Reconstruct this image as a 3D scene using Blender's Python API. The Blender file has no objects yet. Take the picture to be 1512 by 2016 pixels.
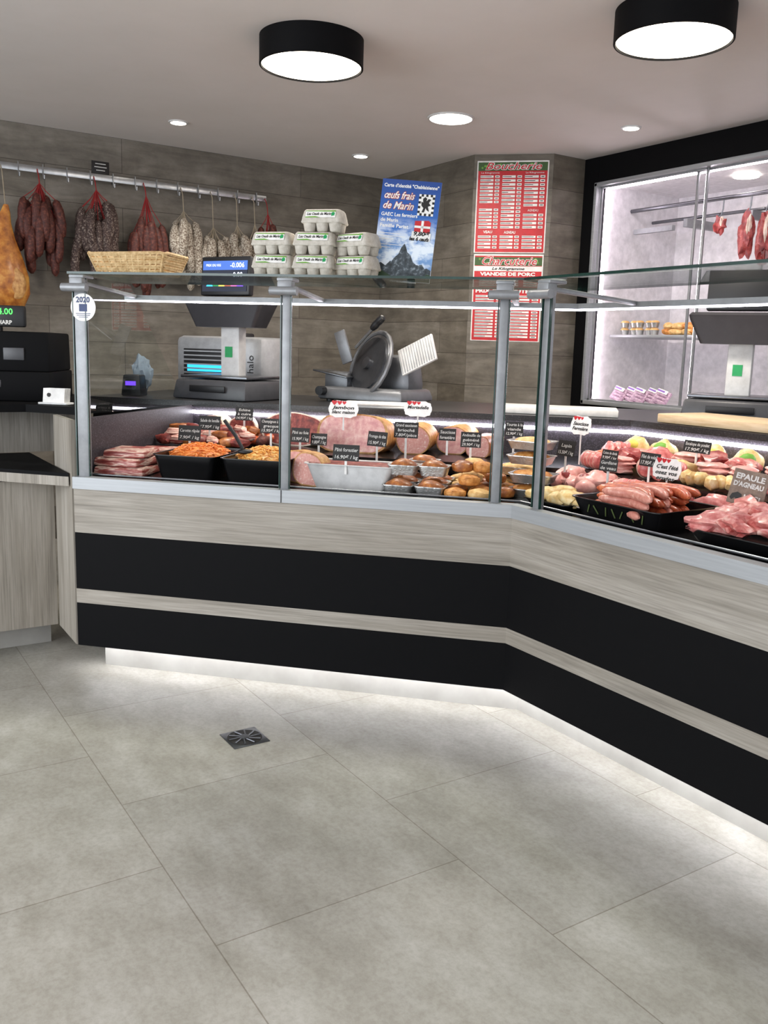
import bpy, bmesh, math, random
from mathutils import Vector, Matrix, noise
RND = random.Random(7)
scene = bpy.context.scene
scene.view_settings.view_transform = 'Standard'
PI = math.pi

# ------------------------------------------------------------------ materials
def h(c):
    c = c.lstrip('#')
    o = []
    for i in (0, 2, 4):
        x = int(c[i:i+2], 16) / 255
        o.append(x / 12.92 if x <= .04045 else ((x + .055) / 1.055) ** 2.4)
    return (*o, 1)

def base_mat(name):
    m = bpy.data.materials.new(name); m.use_nodes = True
    nt = m.node_tree
    return m, nt, nt.nodes['Principled BSDF']

def coords(nt, scale=(1, 1, 1), loc=(0, 0, 0)):
    tc = nt.nodes.new('ShaderNodeTexCoord'); mp = nt.nodes.new('ShaderNodeMapping')
    mp.inputs['Scale'].default_value = scale; mp.inputs['Location'].default_value = loc
    nt.links.new(tc.outputs['Object'], mp.inputs[0]); return mp.outputs[0]

def nnoise(nt, vec, scale, detail=4, rough=.6, dist=0):
    n = nt.nodes.new('ShaderNodeTexNoise'); n.inputs['Scale'].default_value = scale
    n.inputs['Detail'].default_value = detail; n.inputs['Roughness'].default_value = rough
    n.inputs['Distortion'].default_value = dist
    nt.links.new(vec, n.inputs['Vector']); return n.outputs['Fac']

def ramp(nt, fac, stops):
    r = nt.nodes.new('ShaderNodeValToRGB'); e = r.color_ramp.elements
    while len(e) < len(stops): e.new(.5)
    for i, (p, c) in enumerate(stops):
        e[i].position = p; e[i].color = h(c) if isinstance(c, str) else c
    nt.links.new(fac, r.inputs[0]); return r.outputs[0]

def mixc(nt, a, b, fac, mode='MIX'):
    m = nt.nodes.new('ShaderNodeMix'); m.data_type = 'RGBA'; m.blend_type = mode
    for k, v in ((6, a), (7, b)):
        if isinstance(v, str): m.inputs[k].default_value = h(v)
        else: nt.links.new(v, m.inputs[k])
    if isinstance(fac, (int, float)): m.inputs[0].default_value = fac
    else: nt.links.new(fac, m.inputs[0])
    return m.outputs[2]

def bump(nt, b, fac, strength=.3, dist=.01):
    n = nt.nodes.new('ShaderNodeBump'); n.inputs['Strength'].default_value = strength
    n.inputs['Distance'].default_value = dist
    nt.links.new(fac, n.inputs['Height']); nt.links.new(n.outputs[0], b.inputs['Normal'])

def shade(c, k):
    c = c.lstrip('#'); return '#' + ''.join('%02x' % max(0, min(255, int(int(c[i:i+2], 16) * k))) for i in (0, 2, 4))

def P(name, col, rough=.5, metal=0, n=None, bmp=None, spec=None, coat=0):
    m, nt, b = base_mat(name)
    b.inputs['Base Color'].default_value = h(col)
    b.inputs['Roughness'].default_value = rough; b.inputs['Metallic'].default_value = metal
    if spec is not None: b.inputs['Specular IOR Level'].default_value = spec
    if coat: b.inputs['Coat Weight'].default_value = coat; b.inputs['Coat Roughness'].default_value = .2
    if n is None: n = (25, [(.3, shade(col, .93)), (.7, shade(col, 1.05))], (1, 1, 1))
    f = nnoise(nt, coords(nt, n[2] if len(n) > 2 else (1, 1, 1)), n[0], n[3] if len(n) > 3 else 4)
    nt.links.new(ramp(nt, f, n[1]), b.inputs['Base Color'])
    if bmp: bump(nt, b, nnoise(nt, coords(nt), bmp[0], 4), bmp[1], .004)
    return m

def emis(name, col, s):
    m = bpy.data.materials.new(name); m.use_nodes = True; nt = m.node_tree
    b = nt.nodes['Principled BSDF']; b.inputs['Base Color'].default_value = h(col)
    b.inputs['Emission Color'].default_value = h(col); b.inputs['Emission Strength'].default_value = s
    return m

def glass_mat(name, tint='#f4faf8', k=.04):
    m = bpy.data.materials.new(name); m.use_nodes = True; nt = m.node_tree; nt.nodes.clear()
    o = nt.nodes.new('ShaderNodeOutputMaterial'); t = nt.nodes.new('ShaderNodeBsdfTransparent')
    g = nt.nodes.new('ShaderNodeBsdfGlossy'); g.inputs['Roughness'].default_value = 0.01
    t.inputs[0].default_value = h(tint)
    lw = nt.nodes.new('ShaderNodeLayerWeight'); lw.inputs[0].default_value = .5
    pw = nt.nodes.new('ShaderNodeMath'); pw.operation = 'POWER'; pw.inputs[1].default_value = 4
    nt.links.new(lw.outputs['Facing'], pw.inputs[0])
    ma = nt.nodes.new('ShaderNodeMath'); ma.operation = 'MULTIPLY_ADD'; ma.inputs[1].default_value = .8; ma.inputs[2].default_value = k
    nt.links.new(pw.outputs[0], ma.inputs[0])
    mx = nt.nodes.new('ShaderNodeMixShader'); nt.links.new(ma.outputs[0], mx.inputs[0])
    nt.links.new(t.outputs[0], mx.inputs[1]); nt.links.new(g.outputs[0], mx.inputs[2])
    nt.links.new(mx.outputs[0], o.inputs[0]); return m

def wood_mat(name, vert=False):
    m, nt, b = base_mat(name)
    sc = (22, 22, 1.2) if vert else (1.2, 22, 22)
    v = coords(nt, sc)
    f1 = nnoise(nt, v, 1.0, 6, .6, .8)
    f2 = nnoise(nt, coords(nt, (110, 110, 3) if vert else (3, 110, 110)), 1.5, 3, .6)
    f3 = nnoise(nt, coords(nt, (3, 3, .8) if vert else (.8, 3, 3)), 1.6, 2)
    c1 = ramp(nt, f1, [(.25, '#857f76'), (.45, '#9f998f'), (.62, '#ada79e'), (.8, '#948e85')])
    c2 = ramp(nt, f2, [(.3, '#a7a49f'), (.6, '#ffffff')])
    c = mixc(nt, c1, c2, .5, 'MULTIPLY')
    c3 = ramp(nt, f3, [(.3, '#d4cfc8'), (.7, '#ffffff')])
    c = mixc(nt, c, c3, .6, 'MULTIPLY')
    nt.links.new(c, b.inputs['Base Color']); b.inputs['Roughness'].default_value = .6
    bump(nt, b, f2, .2, .002); return m

def plank_tile_mat(name):
    m, nt, b = base_mat(name)
    tc = nt.nodes.new('ShaderNodeTexCoord'); sp = nt.nodes.new('ShaderNodeSeparateXYZ'); cb = nt.nodes.new('ShaderNodeCombineXYZ')
    nt.links.new(tc.outputs['Object'], sp.inputs[0]); nt.links.new(sp.outputs[0], cb.inputs[0]); nt.links.new(sp.outputs[2], cb.inputs[1])
    br = nt.nodes.new('ShaderNodeTexBrick'); nt.links.new(cb.outputs[0], br.inputs[0])
    br.offset = .37; br.inputs['Scale'].default_value = 1; br.inputs['Brick Width'].default_value = 1.2
    br.inputs['Row Height'].default_value = .2; br.inputs['Mortar Size'].default_value = .0016
    br.inputs['Color1'].default_value = h('#d6d2cc'); br.inputs['Color2'].default_value = h('#ffffff'); br.inputs['Mortar'].default_value = h('#8b8781')
    f1 = nnoise(nt, coords(nt, (1.6, 1, 9)), 1.5, 7, .65, .9)
    f2 = nnoise(nt, coords(nt, (2.5, 2, 3.5)), 2.2, 6, .65)
    c1 = ramp(nt, f1, [(.25, '#6a655d'), (.5, '#847e75'), (.75, '#999389')])
    c2 = ramp(nt, f2, [(.3, '#a8a49e'), (.5, '#d8d5d0'), (.7, '#ffffff')])
    c = mixc(nt, c1, c2, .75, 'MULTIPLY'); c = mixc(nt, c, br.outputs[0], 1.0, 'MULTIPLY')
    nt.links.new(c, b.inputs['Base Color']); b.inputs['Roughness'].default_value = .6
    return m

def floor_mat(name):
    m, nt, b = base_mat(name)
    v = coords(nt, (1, 1, 1), (.07 + 13.0, 1.852 + 20 * .617, 0))
    br = nt.nodes.new('ShaderNodeTexBrick'); nt.links.new(v, br.inputs[0])
    br.offset = .5; br.offset_frequency = 2; br.inputs['Scale'].default_value = 1; br.inputs['Brick Width'].default_value = .65
    br.inputs['Row Height'].default_value = .617; br.inputs['Mortar Size'].default_value = .0015
    br.inputs['Color1'].default_value = h('#efefef'); br.inputs['Color2'].default_value = h('#ffffff'); br.inputs['Mortar'].default_value = h('#c9c5bf')
    f1 = nnoise(nt, coords(nt), 1.6, 5, .55, .1)
    f2 = nnoise(nt, coords(nt, (1, 1.8, 1)), 4, 8, .62, .1)
    f3 = nnoise(nt, coords(nt), 70, 5, .7)
    f4 = nnoise(nt, coords(nt, (1, 1.4, 1), (3, 5, 0)), 9, 8, .7)
    c1 = ramp(nt, f1, [(.3, '#aeaba4'), (.5, '#bbb9b2'), (.7, '#c9c7c1')])
    c2 = ramp(nt, f2, [(.3, '#d6d4ce'), (.5, '#ebeae6'), (.7, '#ffffff')])
    c3 = ramp(nt, f3, [(.35, '#d6d3cd'), (.58, '#ffffff')])
    c4 = ramp(nt, f4, [(.35, '#dddad4'), (.6, '#ffffff')])
    c = mixc(nt, c1, c2, .8, 'MULTIPLY'); c = mixc(nt, c, c3, .45, 'MULTIPLY'); c = mixc(nt, c, c4, .5, 'MULTIPLY')
    c = mixc(nt, c, br.outputs[0], 1, 'MULTIPLY')
    nt.links.new(c, b.inputs['Base Color'])
    b.inputs['Specular IOR Level'].default_value = .25
    r = ramp(nt, f2, [(.3, '#a0a0a0'), (.7, '#b4b4b4')]); nt.links.new(r, b.inputs['Roughness'])
    return m

M = {}
M['wood'] = wood_mat('pale_oak_laminate'); M['woodv'] = wood_mat('pale_oak_upright', True)
M['tile'] = plank_tile_mat('wood_look_wall_tile'); M['floor'] = floor_mat('concrete_look_floor_tile')
M['plinth'] = P('plinth_tile', '#a09d97', .8, n=(5, [(.3, '#95928c'), (.7, '#aaa8a2')]))
M['black'] = P('matte_black_laminate', '#070709', .65, spec=.12)
M['gloss'] = P('gloss_black', '#0e0e10', .2)
M['granite'] = P('dark_granite', '#1c1c1d', .35, n=(160, [(.4, '#161618'), (.62, '#2b2b2d'), (.75, '#5a5a5c')]))
M['speck'] = P('speckled_grey_panel', '#3a3538', .45, n=(220, [(.4, '#2f2b2e'), (.6, '#474249'), (.75, '#77727a')]))
M['alu'] = P('brushed_aluminium', '#a2a5a8', .45, .4, n=(4, [(.3, '#9b9ea1'), (.7, '#a9acaf')], (1, 30, 30)))
M['aluw'] = P('satin_light_aluminium', '#8f9194', .45, .35)
M['steel'] = P('stainless_steel', '#75777b', .3, .95)
M['dsteel'] = P('dark_brushed_steel', '#54565a', .38, .85)
M['steelb'] = P('bright_stainless_steel', '#b0b2b4', .28, .95)
M['castal'] = P('cast_aluminium', '#707276', .42, .6)
M['ceil'] = P('ceiling_paint', '#e2dcd7', .9, n=(3, [(.3, '#dfd9d4'), (.7, '#e4deda')]))
M['glass'] = glass_mat('clear_glass'); M['gedge'] = P('green_glass_edge', '#17302a', .15, n=(20, [(.3, '#122823'), (.7, '#1f3f37')]))
M['led'] = emis('led_white', '#f4f2ff', 14); M['ledbase'] = emis('led_plinth', '#fbfaff', 26); M['ledpink'] = emis('led_rose', '#fff0fa', 17)
M['lamp'] = emis('lamp_diffuser', '#fff3df', 7); M['spot'] = emis('spot_diffuser', '#fff6ea', 12)
M['white'] = P('white_plastic', '#d0d0cf', .4); M['offw'] = P('white_paper', '#e8e6e2', .7)
M['dark'] = P('dark_plastic', '#101114', .45); M['grey'] = P('grey_plastic', '#3f4044', .4); M['dgrey'] = P('dark_grey_plastic', '#333236', .4); M['lgrey'] = P('light_grey_plastic', '#a3a5a8', .35, .25)
M['red'] = P('sign_red', '#bd1520', .5); M['green'] = P('green_sticker', '#1f9a58', .5); M['lgreen'] = P('label_green', '#6da53a', .6)
M['olive'] = P('faded_olive_print', '#4c5a2e', .6)
M['navy'] = P('navy_print', '#1d3262', .5); M['ink'] = P('black_ink', '#15110f', .6); M['chalk'] = P('chalk_white', '#cfcdc9', .7)
M['leaf'] = P('leaf_green', '#3c5a2c', .6); M['pulp'] = P('egg_box_pulp', '#c3bdb2', .85, n=(60, [(.3, '#b5aea2'), (.7, '#cfcac0')]), bmp=(150, .4))
M['wick'] = P('pale_wicker', '#c8a777', .7, n=(60, [(.3, '#a98655'), (.7, '#dcc092')]))
M['foil'] = P('aluminium_foil', '#c2c2c0', .3, .85, bmp=(90, .6))
M['crust'] = P('golden_crust', '#b87432', .6, n=(45, [(.3, '#8d5321'), (.5, '#c4803a'), (.72, '#deab66')]), bmp=(60, .5))
M['crust2'] = P('brown_crust', '#8f4f22', .45, n=(40, [(.3, '#6e3817'), (.55, '#a35f2a'), (.75, '#cd9049')]), bmp=(40, .4), coat=.2)
M['pastry'] = P('pale_pastry', '#d0a766', .6, n=(50, [(.3, '#b98845'), (.6, '#dcb67a'), (.8, '#ecd5a5')]), bmp=(50, .4))
M['carrot'] = P('grated_carrot', '#e07b28', .5, n=(60, [(.3, '#d1691f'), (.7, '#f3a052')]))
M['salad'] = P('mixed_salad', '#d9933f', .5, n=(60, [(.3, '#c0722c'), (.5, '#e3a550'), (.7, '#efdc9c')]))
M['ham'] = P('cooked_ham', '#d89c96', .5, n=(38, [(.32, '#c98686'), (.5, '#dca29c'), (.7, '#ebc8be')]), coat=.15)
M['mort'] = P('mortadella', '#dba294', .5, n=(110, [(.4, '#d4948a'), (.6, '#dda89c'), (.68, '#f0dcd2')]), coat=.15)
M['rind'] = P('ham_rind', '#c08a4a', .5, n=(40, [(.3, '#9a5f2c'), (.7, '#dcae70')]))
M['dried'] = P('dried_ham', '#7a2e26', .5, n=(42, [(.3, '#4a1a16'), (.5, '#7c2c25'), (.64, '#9b4f42'), (.76, '#d8b6a4')]), coat=.1)
M['fat'] = P('white_fat', '#dcc9b6', .5, n=(40, [(.3, '#d2b8a0'), (.7, '#ecdfd2')]))
M['bacon'] = P('bacon_layers', '#8f4440', .45, n=(8, [(.38, '#7b302d'), (.46, '#a85a52'), (.52, '#e0c4b4'), (.6, '#92403b')], (1, 1, 9)), coat=.1)
M['meat'] = P('fresh_pink_meat', '#c87270', .42, n=(38, [(.3, '#a94745'), (.48, '#c86e6b'), (.62, '#d98f88'), (.76, '#edcabf')]), bmp=(70, .3), coat=.3)
M['meatp'] = P('pale_veal_meat', '#dba096', .42, n=(34, [(.3, '#c8837b'), (.5, '#dd9f96'), (.72, '#eecdc2')]), bmp=(60, .3), coat=.3)
M['meatd'] = P('dark_red_meat', '#8c2a29', .42, n=(32, [(.3, '#651a1b'), (.52, '#93302e'), (.66, '#b05a52'), (.78, '#dcae9f')]), bmp=(60, .3), coat=.3)
M['lamb'] = P('lamb_meat', '#cd807a', .42, n=(22, [(.36, '#a8423f'), (.5, '#cb7670'), (.6, '#e0aca1'), (.74, '#f1dacd')], (1, 1, 2)), bmp=(60, .3), coat=.3)
M['poultry'] = P('yellow_poultry_skin', '#dfc083', .5, n=(45, [(.3, '#d1a257'), (.55, '#e5c88c'), (.75, '#f2e3bd')]), coat=.15, bmp=(80, .3))
M['merg'] = P('orange_red_sausage', '#b8512e', .38, n=(60, [(.3, '#993a20'), (.55, '#c6603a'), (.75, '#e09468')]), coat=.35)
M['sausp'] = P('pink_sausage', '#d08c7a', .42, n=(70, [(.3, '#b8695a'), (.6, '#d39080'), (.78, '#e8c0ae')]), coat=.3)
M['dsaus'] = P('dark_dry_sausage', '#4a1e15', .65, n=(70, [(.3, '#2c100c'), (.55, '#52231a'), (.75, '#7d4838')]), bmp=(60, .6))
M['dsaus2'] = P('brown_dry_sausage', '#43322c', .75, n=(110, [(.38, '#2c1c19'), (.54, '#4d3b35'), (.68, '#93877c')]), bmp=(60, .6))
M['wsaus'] = P('floury_dry_sausage', '#a59b8d', .85, n=(120, [(.4, '#5c4a3e'), (.5, '#988d7e'), (.64, '#c3bcae')]), bmp=(70, .6))
M['redstr'] = P('red_net', '#8f1c1e', .7); M['string'] = P('string', '#9a8d79', .8)
M['hamh'] = P('cured_ham_skin', '#a86424', .5, n=(18, [(.3, '#7e4016'), (.52, '#b8722c'), (.75, '#dda852')]), coat=.2)
M['board'] = P('cutting_board', '#cdb692', .5, n=(10, [(.3, '#c0a67e'), (.7, '#d9c5a4')], (1, 8, 8)))
M['marble'] = P('white_board', '#dcd9d2', .35)
M['cyan'] = emis('cyan_lamp', '#2fb9ff', 1.4); M['screen'] = emis('screen_blue', '#3a5fae', .7); M['screen2'] = emis('screen_dark', '#10182c', .4)
M['seg'] = emis('green_digits', '#4bdc5a', 1.2); M['lit'] = emis('screen_white', '#dfe9ff', .9); M['mag'] = emis('screen_magenta', '#e36ab0', .7); M['yel'] = emis('screen_yellow', '#e6d857', .7); M['purp'] = emis('purple_glow', '#7a4bff', .8)
M['violet'] = P('violet_label', '#8a63b8', .5); M['ylab'] = P('yellow_label', '#e3cf58', .5)
M['mauve'] = P('mauve_film_pack', '#b99aae', .4, n=(50, [(.35, '#9c7c96'), (.55, '#bfa2b4'), (.72, '#e0cdd8')]))
M['fridge'] = P('fridge_white_lining', '#dcdadc', .4); M['cloth'] = P('blue_grey_cloth', '#8d9cab', .9)
M['bronze'] = P('slate_board', '#7c695c', .7, n=(60, [(.3, '#6a594e'), (.7, '#8d7a6c')]))

# ------------------------------------------------------------------ builder
class G:
    def __init__(s): s.bm = bmesh.new(); s.m = []
    def mi(s, mat):
        if isinstance(mat, str): mat = M[mat]
        if mat not in s.m: s.m.append(mat)
        return s.m.index(mat)
    def faces(s, fs, mat):
        i = s.mi(mat)
        for f in fs: f.material_index = i
    def box(s, c, d, mat, bev=0, rot=None, top=(1, 1)):
        x, y, z = d[0] / 2, d[1] / 2, d[2] / 2
        T = Matrix.Translation(Vector(c)) @ (rot if rot else Matrix())
        vs = []
        for dz in (-1, 1):
            k = top if dz > 0 else (1, 1)
            for dx, dy in ((-1, -1), (1, -1), (1, 1), (-1, 1)):
                vs.append(s.bm.verts.new(T @ Vector((dx * x * k[0], dy * y * k[1], dz * z))))
        idx = [(3, 2, 1, 0), (4, 5, 6, 7), (0, 1, 5, 4), (1, 2, 6, 5), (2, 3, 7, 6), (3, 0, 4, 7)]
        fs = [s.bm.faces.new([vs[i] for i in q]) for q in idx]
        i = s.mi(mat)
        for f in fs: f.material_index = i
        if bev:
            ed = list({e for f in fs for e in f.edges})
            bmesh.ops.bevel(s.bm, geom=ed, offset=bev, segments=2, affect='EDGES', profile=.5, material=i)
        return s
    def prism(s, pts, z0, z1, mat, T=None, side=None):
        T = T or Matrix()
        a = [s.bm.verts.new(T @ Vector((p[0], p[1], z0))) for p in pts]; b = [s.bm.verts.new(T @ Vector((p[0], p[1], z1))) for p in pts]
        n = len(pts); fs = [s.bm.faces.new(a[::-1]), s.bm.faces.new(b)]
        s.faces(fs, mat)
        s.faces([s.bm.faces.new((a[i], a[(i + 1) % n], b[(i + 1) % n], b[i])) for i in range(n)], side or mat)
        return s
    def quad(s, pts, mat):
        s.faces([s.bm.faces.new([s.bm.verts.new(Vector(p)) for p in pts])], mat); return s
    def loops(s, L, mat, cap0=True, cap1=True, mcap=None):
        rings = [[s.bm.verts.new(Vector(p)) for p in l] for l in L]; n = len(rings[0]); fs = []
        for a, b in zip(rings, rings[1:]):
            for i in range(n): fs.append(s.bm.faces.new((a[i], a[(i + 1) % n], b[(i + 1) % n], b[i])))
        s.faces(fs, mat)
        if cap0: s.faces([s.bm.faces.new(rings[0][::-1])], mat)
        if cap1: s.faces([s.bm.faces.new(rings[-1])], mcap or mat)
        return s
    def tube(s, pts, rad, mat, seg=8):
        pts = [Vector(p) for p in pts]; n = len(pts)
        if not isinstance(rad, (list, tuple)): rad = [rad] * n
        L = []; up = None
        for i, p in enumerate(pts):
            t = (pts[min(i + 1, n - 1)] - pts[max(i - 1, 0)]).normalized()
            if up is None:
                up = Vector((0, 0, 1)) if abs(t.z) < .9 else Vector((1, 0, 0))
            a = t.cross(up).normalized(); b = a.cross(t).normalized(); up = b
            L.append([p + (a * math.cos(2 * PI * k / seg) + b * math.sin(2 * PI * k / seg)) * rad[i] for k in range(seg)])
        return s.loops(L, mat)
    def sausage(s, pts, r, mat, seg=10):
        pts = [Vector(p) for p in pts]; out = []; rr_ = []; N = 10
        for i in range(N + 1):
            t = i / N * (len(pts) - 1); k = min(int(t), len(pts) - 2); f = t - k
            p0 = pts[max(k - 1, 0)]; p1 = pts[k]; p2 = pts[k + 1]; p3 = pts[min(k + 2, len(pts) - 1)]
            out.append(.5 * ((2 * p1) + (p2 - p0) * f + (2 * p0 - 5 * p1 + 4 * p2 - p3) * f * f + (3 * p1 - p0 - 3 * p2 + p3) * f ** 3))
            e = min(i, N - i) / N * 2
            rr_.append(r * (.25 if e == 0 else min(1, .25 + 1.0 * math.sqrt(e * 1.3))) * (1 + .06 * math.sin(i * 2.3)))
        return s.tube(out, rr_, mat, seg)
    def lathe(s, prof, mat, seg=28, T=None, c=(0, 0, 0), caps=True):
        T = T or Matrix(); c = Vector(c)
        L = [[T @ (c + Vector((r * math.cos(2 * PI * k / seg), r * math.sin(2 * PI * k / seg), z))) for k in range(seg)] for r, z in prof]
        return s.loops(L, mat, caps, caps)
    def cyl(s, p0, p1, r, mat, seg=16): return s.tube([p0, p1], r, mat, seg)
    def blob(s, c, sc, mat, rot=(0, 0, 0), amp=.12, fr=1.6, sub=3, seed=0, flat=None):
        T = Matrix.Translation(Vector(c)) @ Matrix.Rotation(rot[2], 4, 'Z') @ Matrix.Rotation(rot[1], 4, 'Y') @ Matrix.Rotation(rot[0], 4, 'X')
        r = bmesh.ops.create_icosphere(s.bm, subdivisions=sub, radius=1)
        i = s.mi(mat); fs = set()
        for v in r['verts']:
            p = v.co.copy(); d = 1 + amp * noise.noise(p * fr + Vector((seed * 7.3, seed * 3.1, seed))) * 2
            p = Vector((p.x * sc[0], p.y * sc[1], p.z * sc[2])) * d
            if flat is not None and p.z < -flat * sc[2]: p.z = -flat * sc[2]
            v.co = T @ p
            fs.update(v.link_faces)
        for f in fs: f.material_index = i
        return s
    def text(s, txt, size, mat, c, w=None, T=None, align='CENTER', off=0.0, shear=0):
        cu = bpy.data.curves.new('t', 'FONT'); cu.body = txt; cu.size = size; cu.align_x = align; cu.resolution_u = 2; cu.offset = off; cu.shear = shear
        ob = bpy.data.objects.new('t', cu); me = bpy.data.meshes.new_from_object(ob)
        if len(me.vertices):
            xs = [v.co.x for v in me.vertices]; k = 1
            if w: k = min(1.6, w / max(1e-6, max(xs) - min(xs)))
            B = (T or Matrix()) @ Matrix.Translation(Vector(c)) @ Matrix.Rotation(PI / 2, 4, 'X')
            vs = [s.bm.verts.new(B @ Vector((v.co.x * k, v.co.y, 0))) for v in me.vertices]; i = s.mi(mat)
            for p in me.polygons:
                try:
                    f = s.bm.faces.new([vs[q] for q in p.vertices]); f.material_index = i
                except Exception: pass
        bpy.data.objects.remove(ob); bpy.data.meshes.remove(me); bpy.data.curves.remove(cu)
        return s
    def done(s, name, parent=None, T=None, smooth=True, ang=40, **props):
        bmesh.ops.recalc_face_normals(s.bm, faces=s.bm.faces) if props.pop('recalc', True) else None
        me = bpy.data.meshes.new(name); s.bm.to_mesh(me); s.bm.free()
        for m in s.m: me.materials.append(m)
        if smooth:
            for p in me.polygons: p.use_smooth = True
            me.set_sharp_from_angle(angle=math.radians(ang))
        ob = bpy.data.objects.new(name, me); bpy.context.collection.objects.link(ob)
        if parent: ob.parent = parent
        if T is not None: ob.matrix_basis = T
        for k, v in props.items():
            if v is not None: ob[k] = v
        return ob

def rr(sx, sy, z, r=.02, k=4, c=(0, 0)):
    o = []; x, y = sx / 2 - r, sy / 2 - r
    for q, (cx, cy) in enumerate(((x, y), (-x, y), (-x, -y), (x, -y))):
        for i in range(k + 1):
            a = (q + i / k) * PI / 2; o.append((c[0] + cx + r * math.cos(a), c[1] + cy + r * math.sin(a), z))
    return o

FR = {'A': Matrix.Rotation(PI / 4, 4, 'Z'), 'B': Matrix()}
XR = Matrix.Rotation(PI / 2, 4, 'X')
def TM(fr, u, v, z, rz=0, rx=0, ry=0, s=1):
    return FR[fr] @ Matrix.Translation(Vector((-u if fr == 'A' else u, v, z))) @ Matrix.Rotation(rz, 4, 'Z') @ Matrix.Rotation(ry, 4, 'Y') @ Matrix.Rotation(rx, 4, 'X') @ Matrix.Scale(s, 4)
def thing(name, label, cat, T, group=None):
    e = bpy.data.objects.new(name, None); e.empty_display_size = .05; bpy.context.collection.objects.link(e)
    e.matrix_basis = T; e['label'] = label; e['category'] = cat
    if group: e['group'] = group
    return e
def structure(g, name, T=None, label=None, **k):
    return g.done(name, T=T, smooth=False, kind='structure', label=label, category='room', **k)

# ------------------------------------------------------------------ room shell
CE = 2.4
g = G(); g.quad([(-3.6, -5, 0), (4.2, -5, 0), (4.2, 3.2, 0), (-3.6, 3.2, 0)], 'floor'); structure(g, 'floor', label='pale grey concrete-look tiled shop floor', recalc=False)
g = G(); g.quad([(-3.6, -5, CE), (-3.6, 3.2, CE), (4.2, 3.2, CE), (4.2, -5, CE)], 'ceil'); structure(g, 'ceiling', label='matt off-white painted ceiling', recalc=False)
def wall(name, p, q, mat='tile', z0=0, z1=CE, lab='grey-brown wood-look tiled wall'):
    p = Vector((*p, 0)); q = Vector((*q, 0)); d = q - p; a = math.atan2(d.y, d.x)
    g = G(); L = d.length; g.box((L / 2, .03, (z0 + z1) / 2), (L, .06, z1 - z0), mat)
    structure(g, name, T=Matrix.Translation(p) @ Matrix.Rotation(a, 4, 'Z'), label=lab)
wall('wall_left', (-3.46, -5), (-3.46, 1.65))
wall('wall_back', (-3.46, 1.65), (-2.41, 1.65))
wall('wall_pillar', (-2.41, 1.65), (-2.07, 1.99))
wall('wall_return', (-2.07, 1.99), (-2.07, 2.26))
wall('wall_rear', (-2.07, 3.1), (4.2, 3.1), 'ceil', lab='plain rear wall behind the cold cabinet')

for (x, y) in ((-1.21, -.11), (-.15, .755)):
    e = thing('ceiling_lamp', 'round black drum ceiling lamp with glowing white diffuser', 'lamp', Matrix.Translation((x, y, CE)), 'drum ceiling lamps')
    g = G(); g.lathe([(.19, 0), (.205, 0), (.205, -.105), (.198, -.107), (.196, -.09), (.18, -.088)], 'black', 64, caps=False); g.done('lamp_shade', e)
    g = G(); g.lathe([(.196, -.088), (.196, -.099), (.19, -.101), (.1, -.1015)], 'lamp', 64); g.done('lamp_diffuser', e)
for (x, y, r) in ((-2.84, -.07, .042), (-2.90, 1.13, .042), (-1.81, 1.02, .11), (-1.35, 1.86, .042)):
    big = r > .1
    e = thing('recessed_spotlight', 'wide flush round downlight glowing white' if big else 'small recessed round ceiling spotlight, switched on', 'lamp', Matrix.Translation((x, y, CE)), None if big else 'recessed ceiling spots')
    g = G(); g.lathe([(r, -.001), (r + .012, -.001), (r + .01, -.007), (r, -.008), (r, -.001)], 'white', 32, caps=False); g.done('trim_ring', e)
    g = G(); g.lathe([(r, -.002), (r - .002, -.009), (r * .3, -.010)], 'spot', 32); g.done('lamp_diffuser', e)

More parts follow.
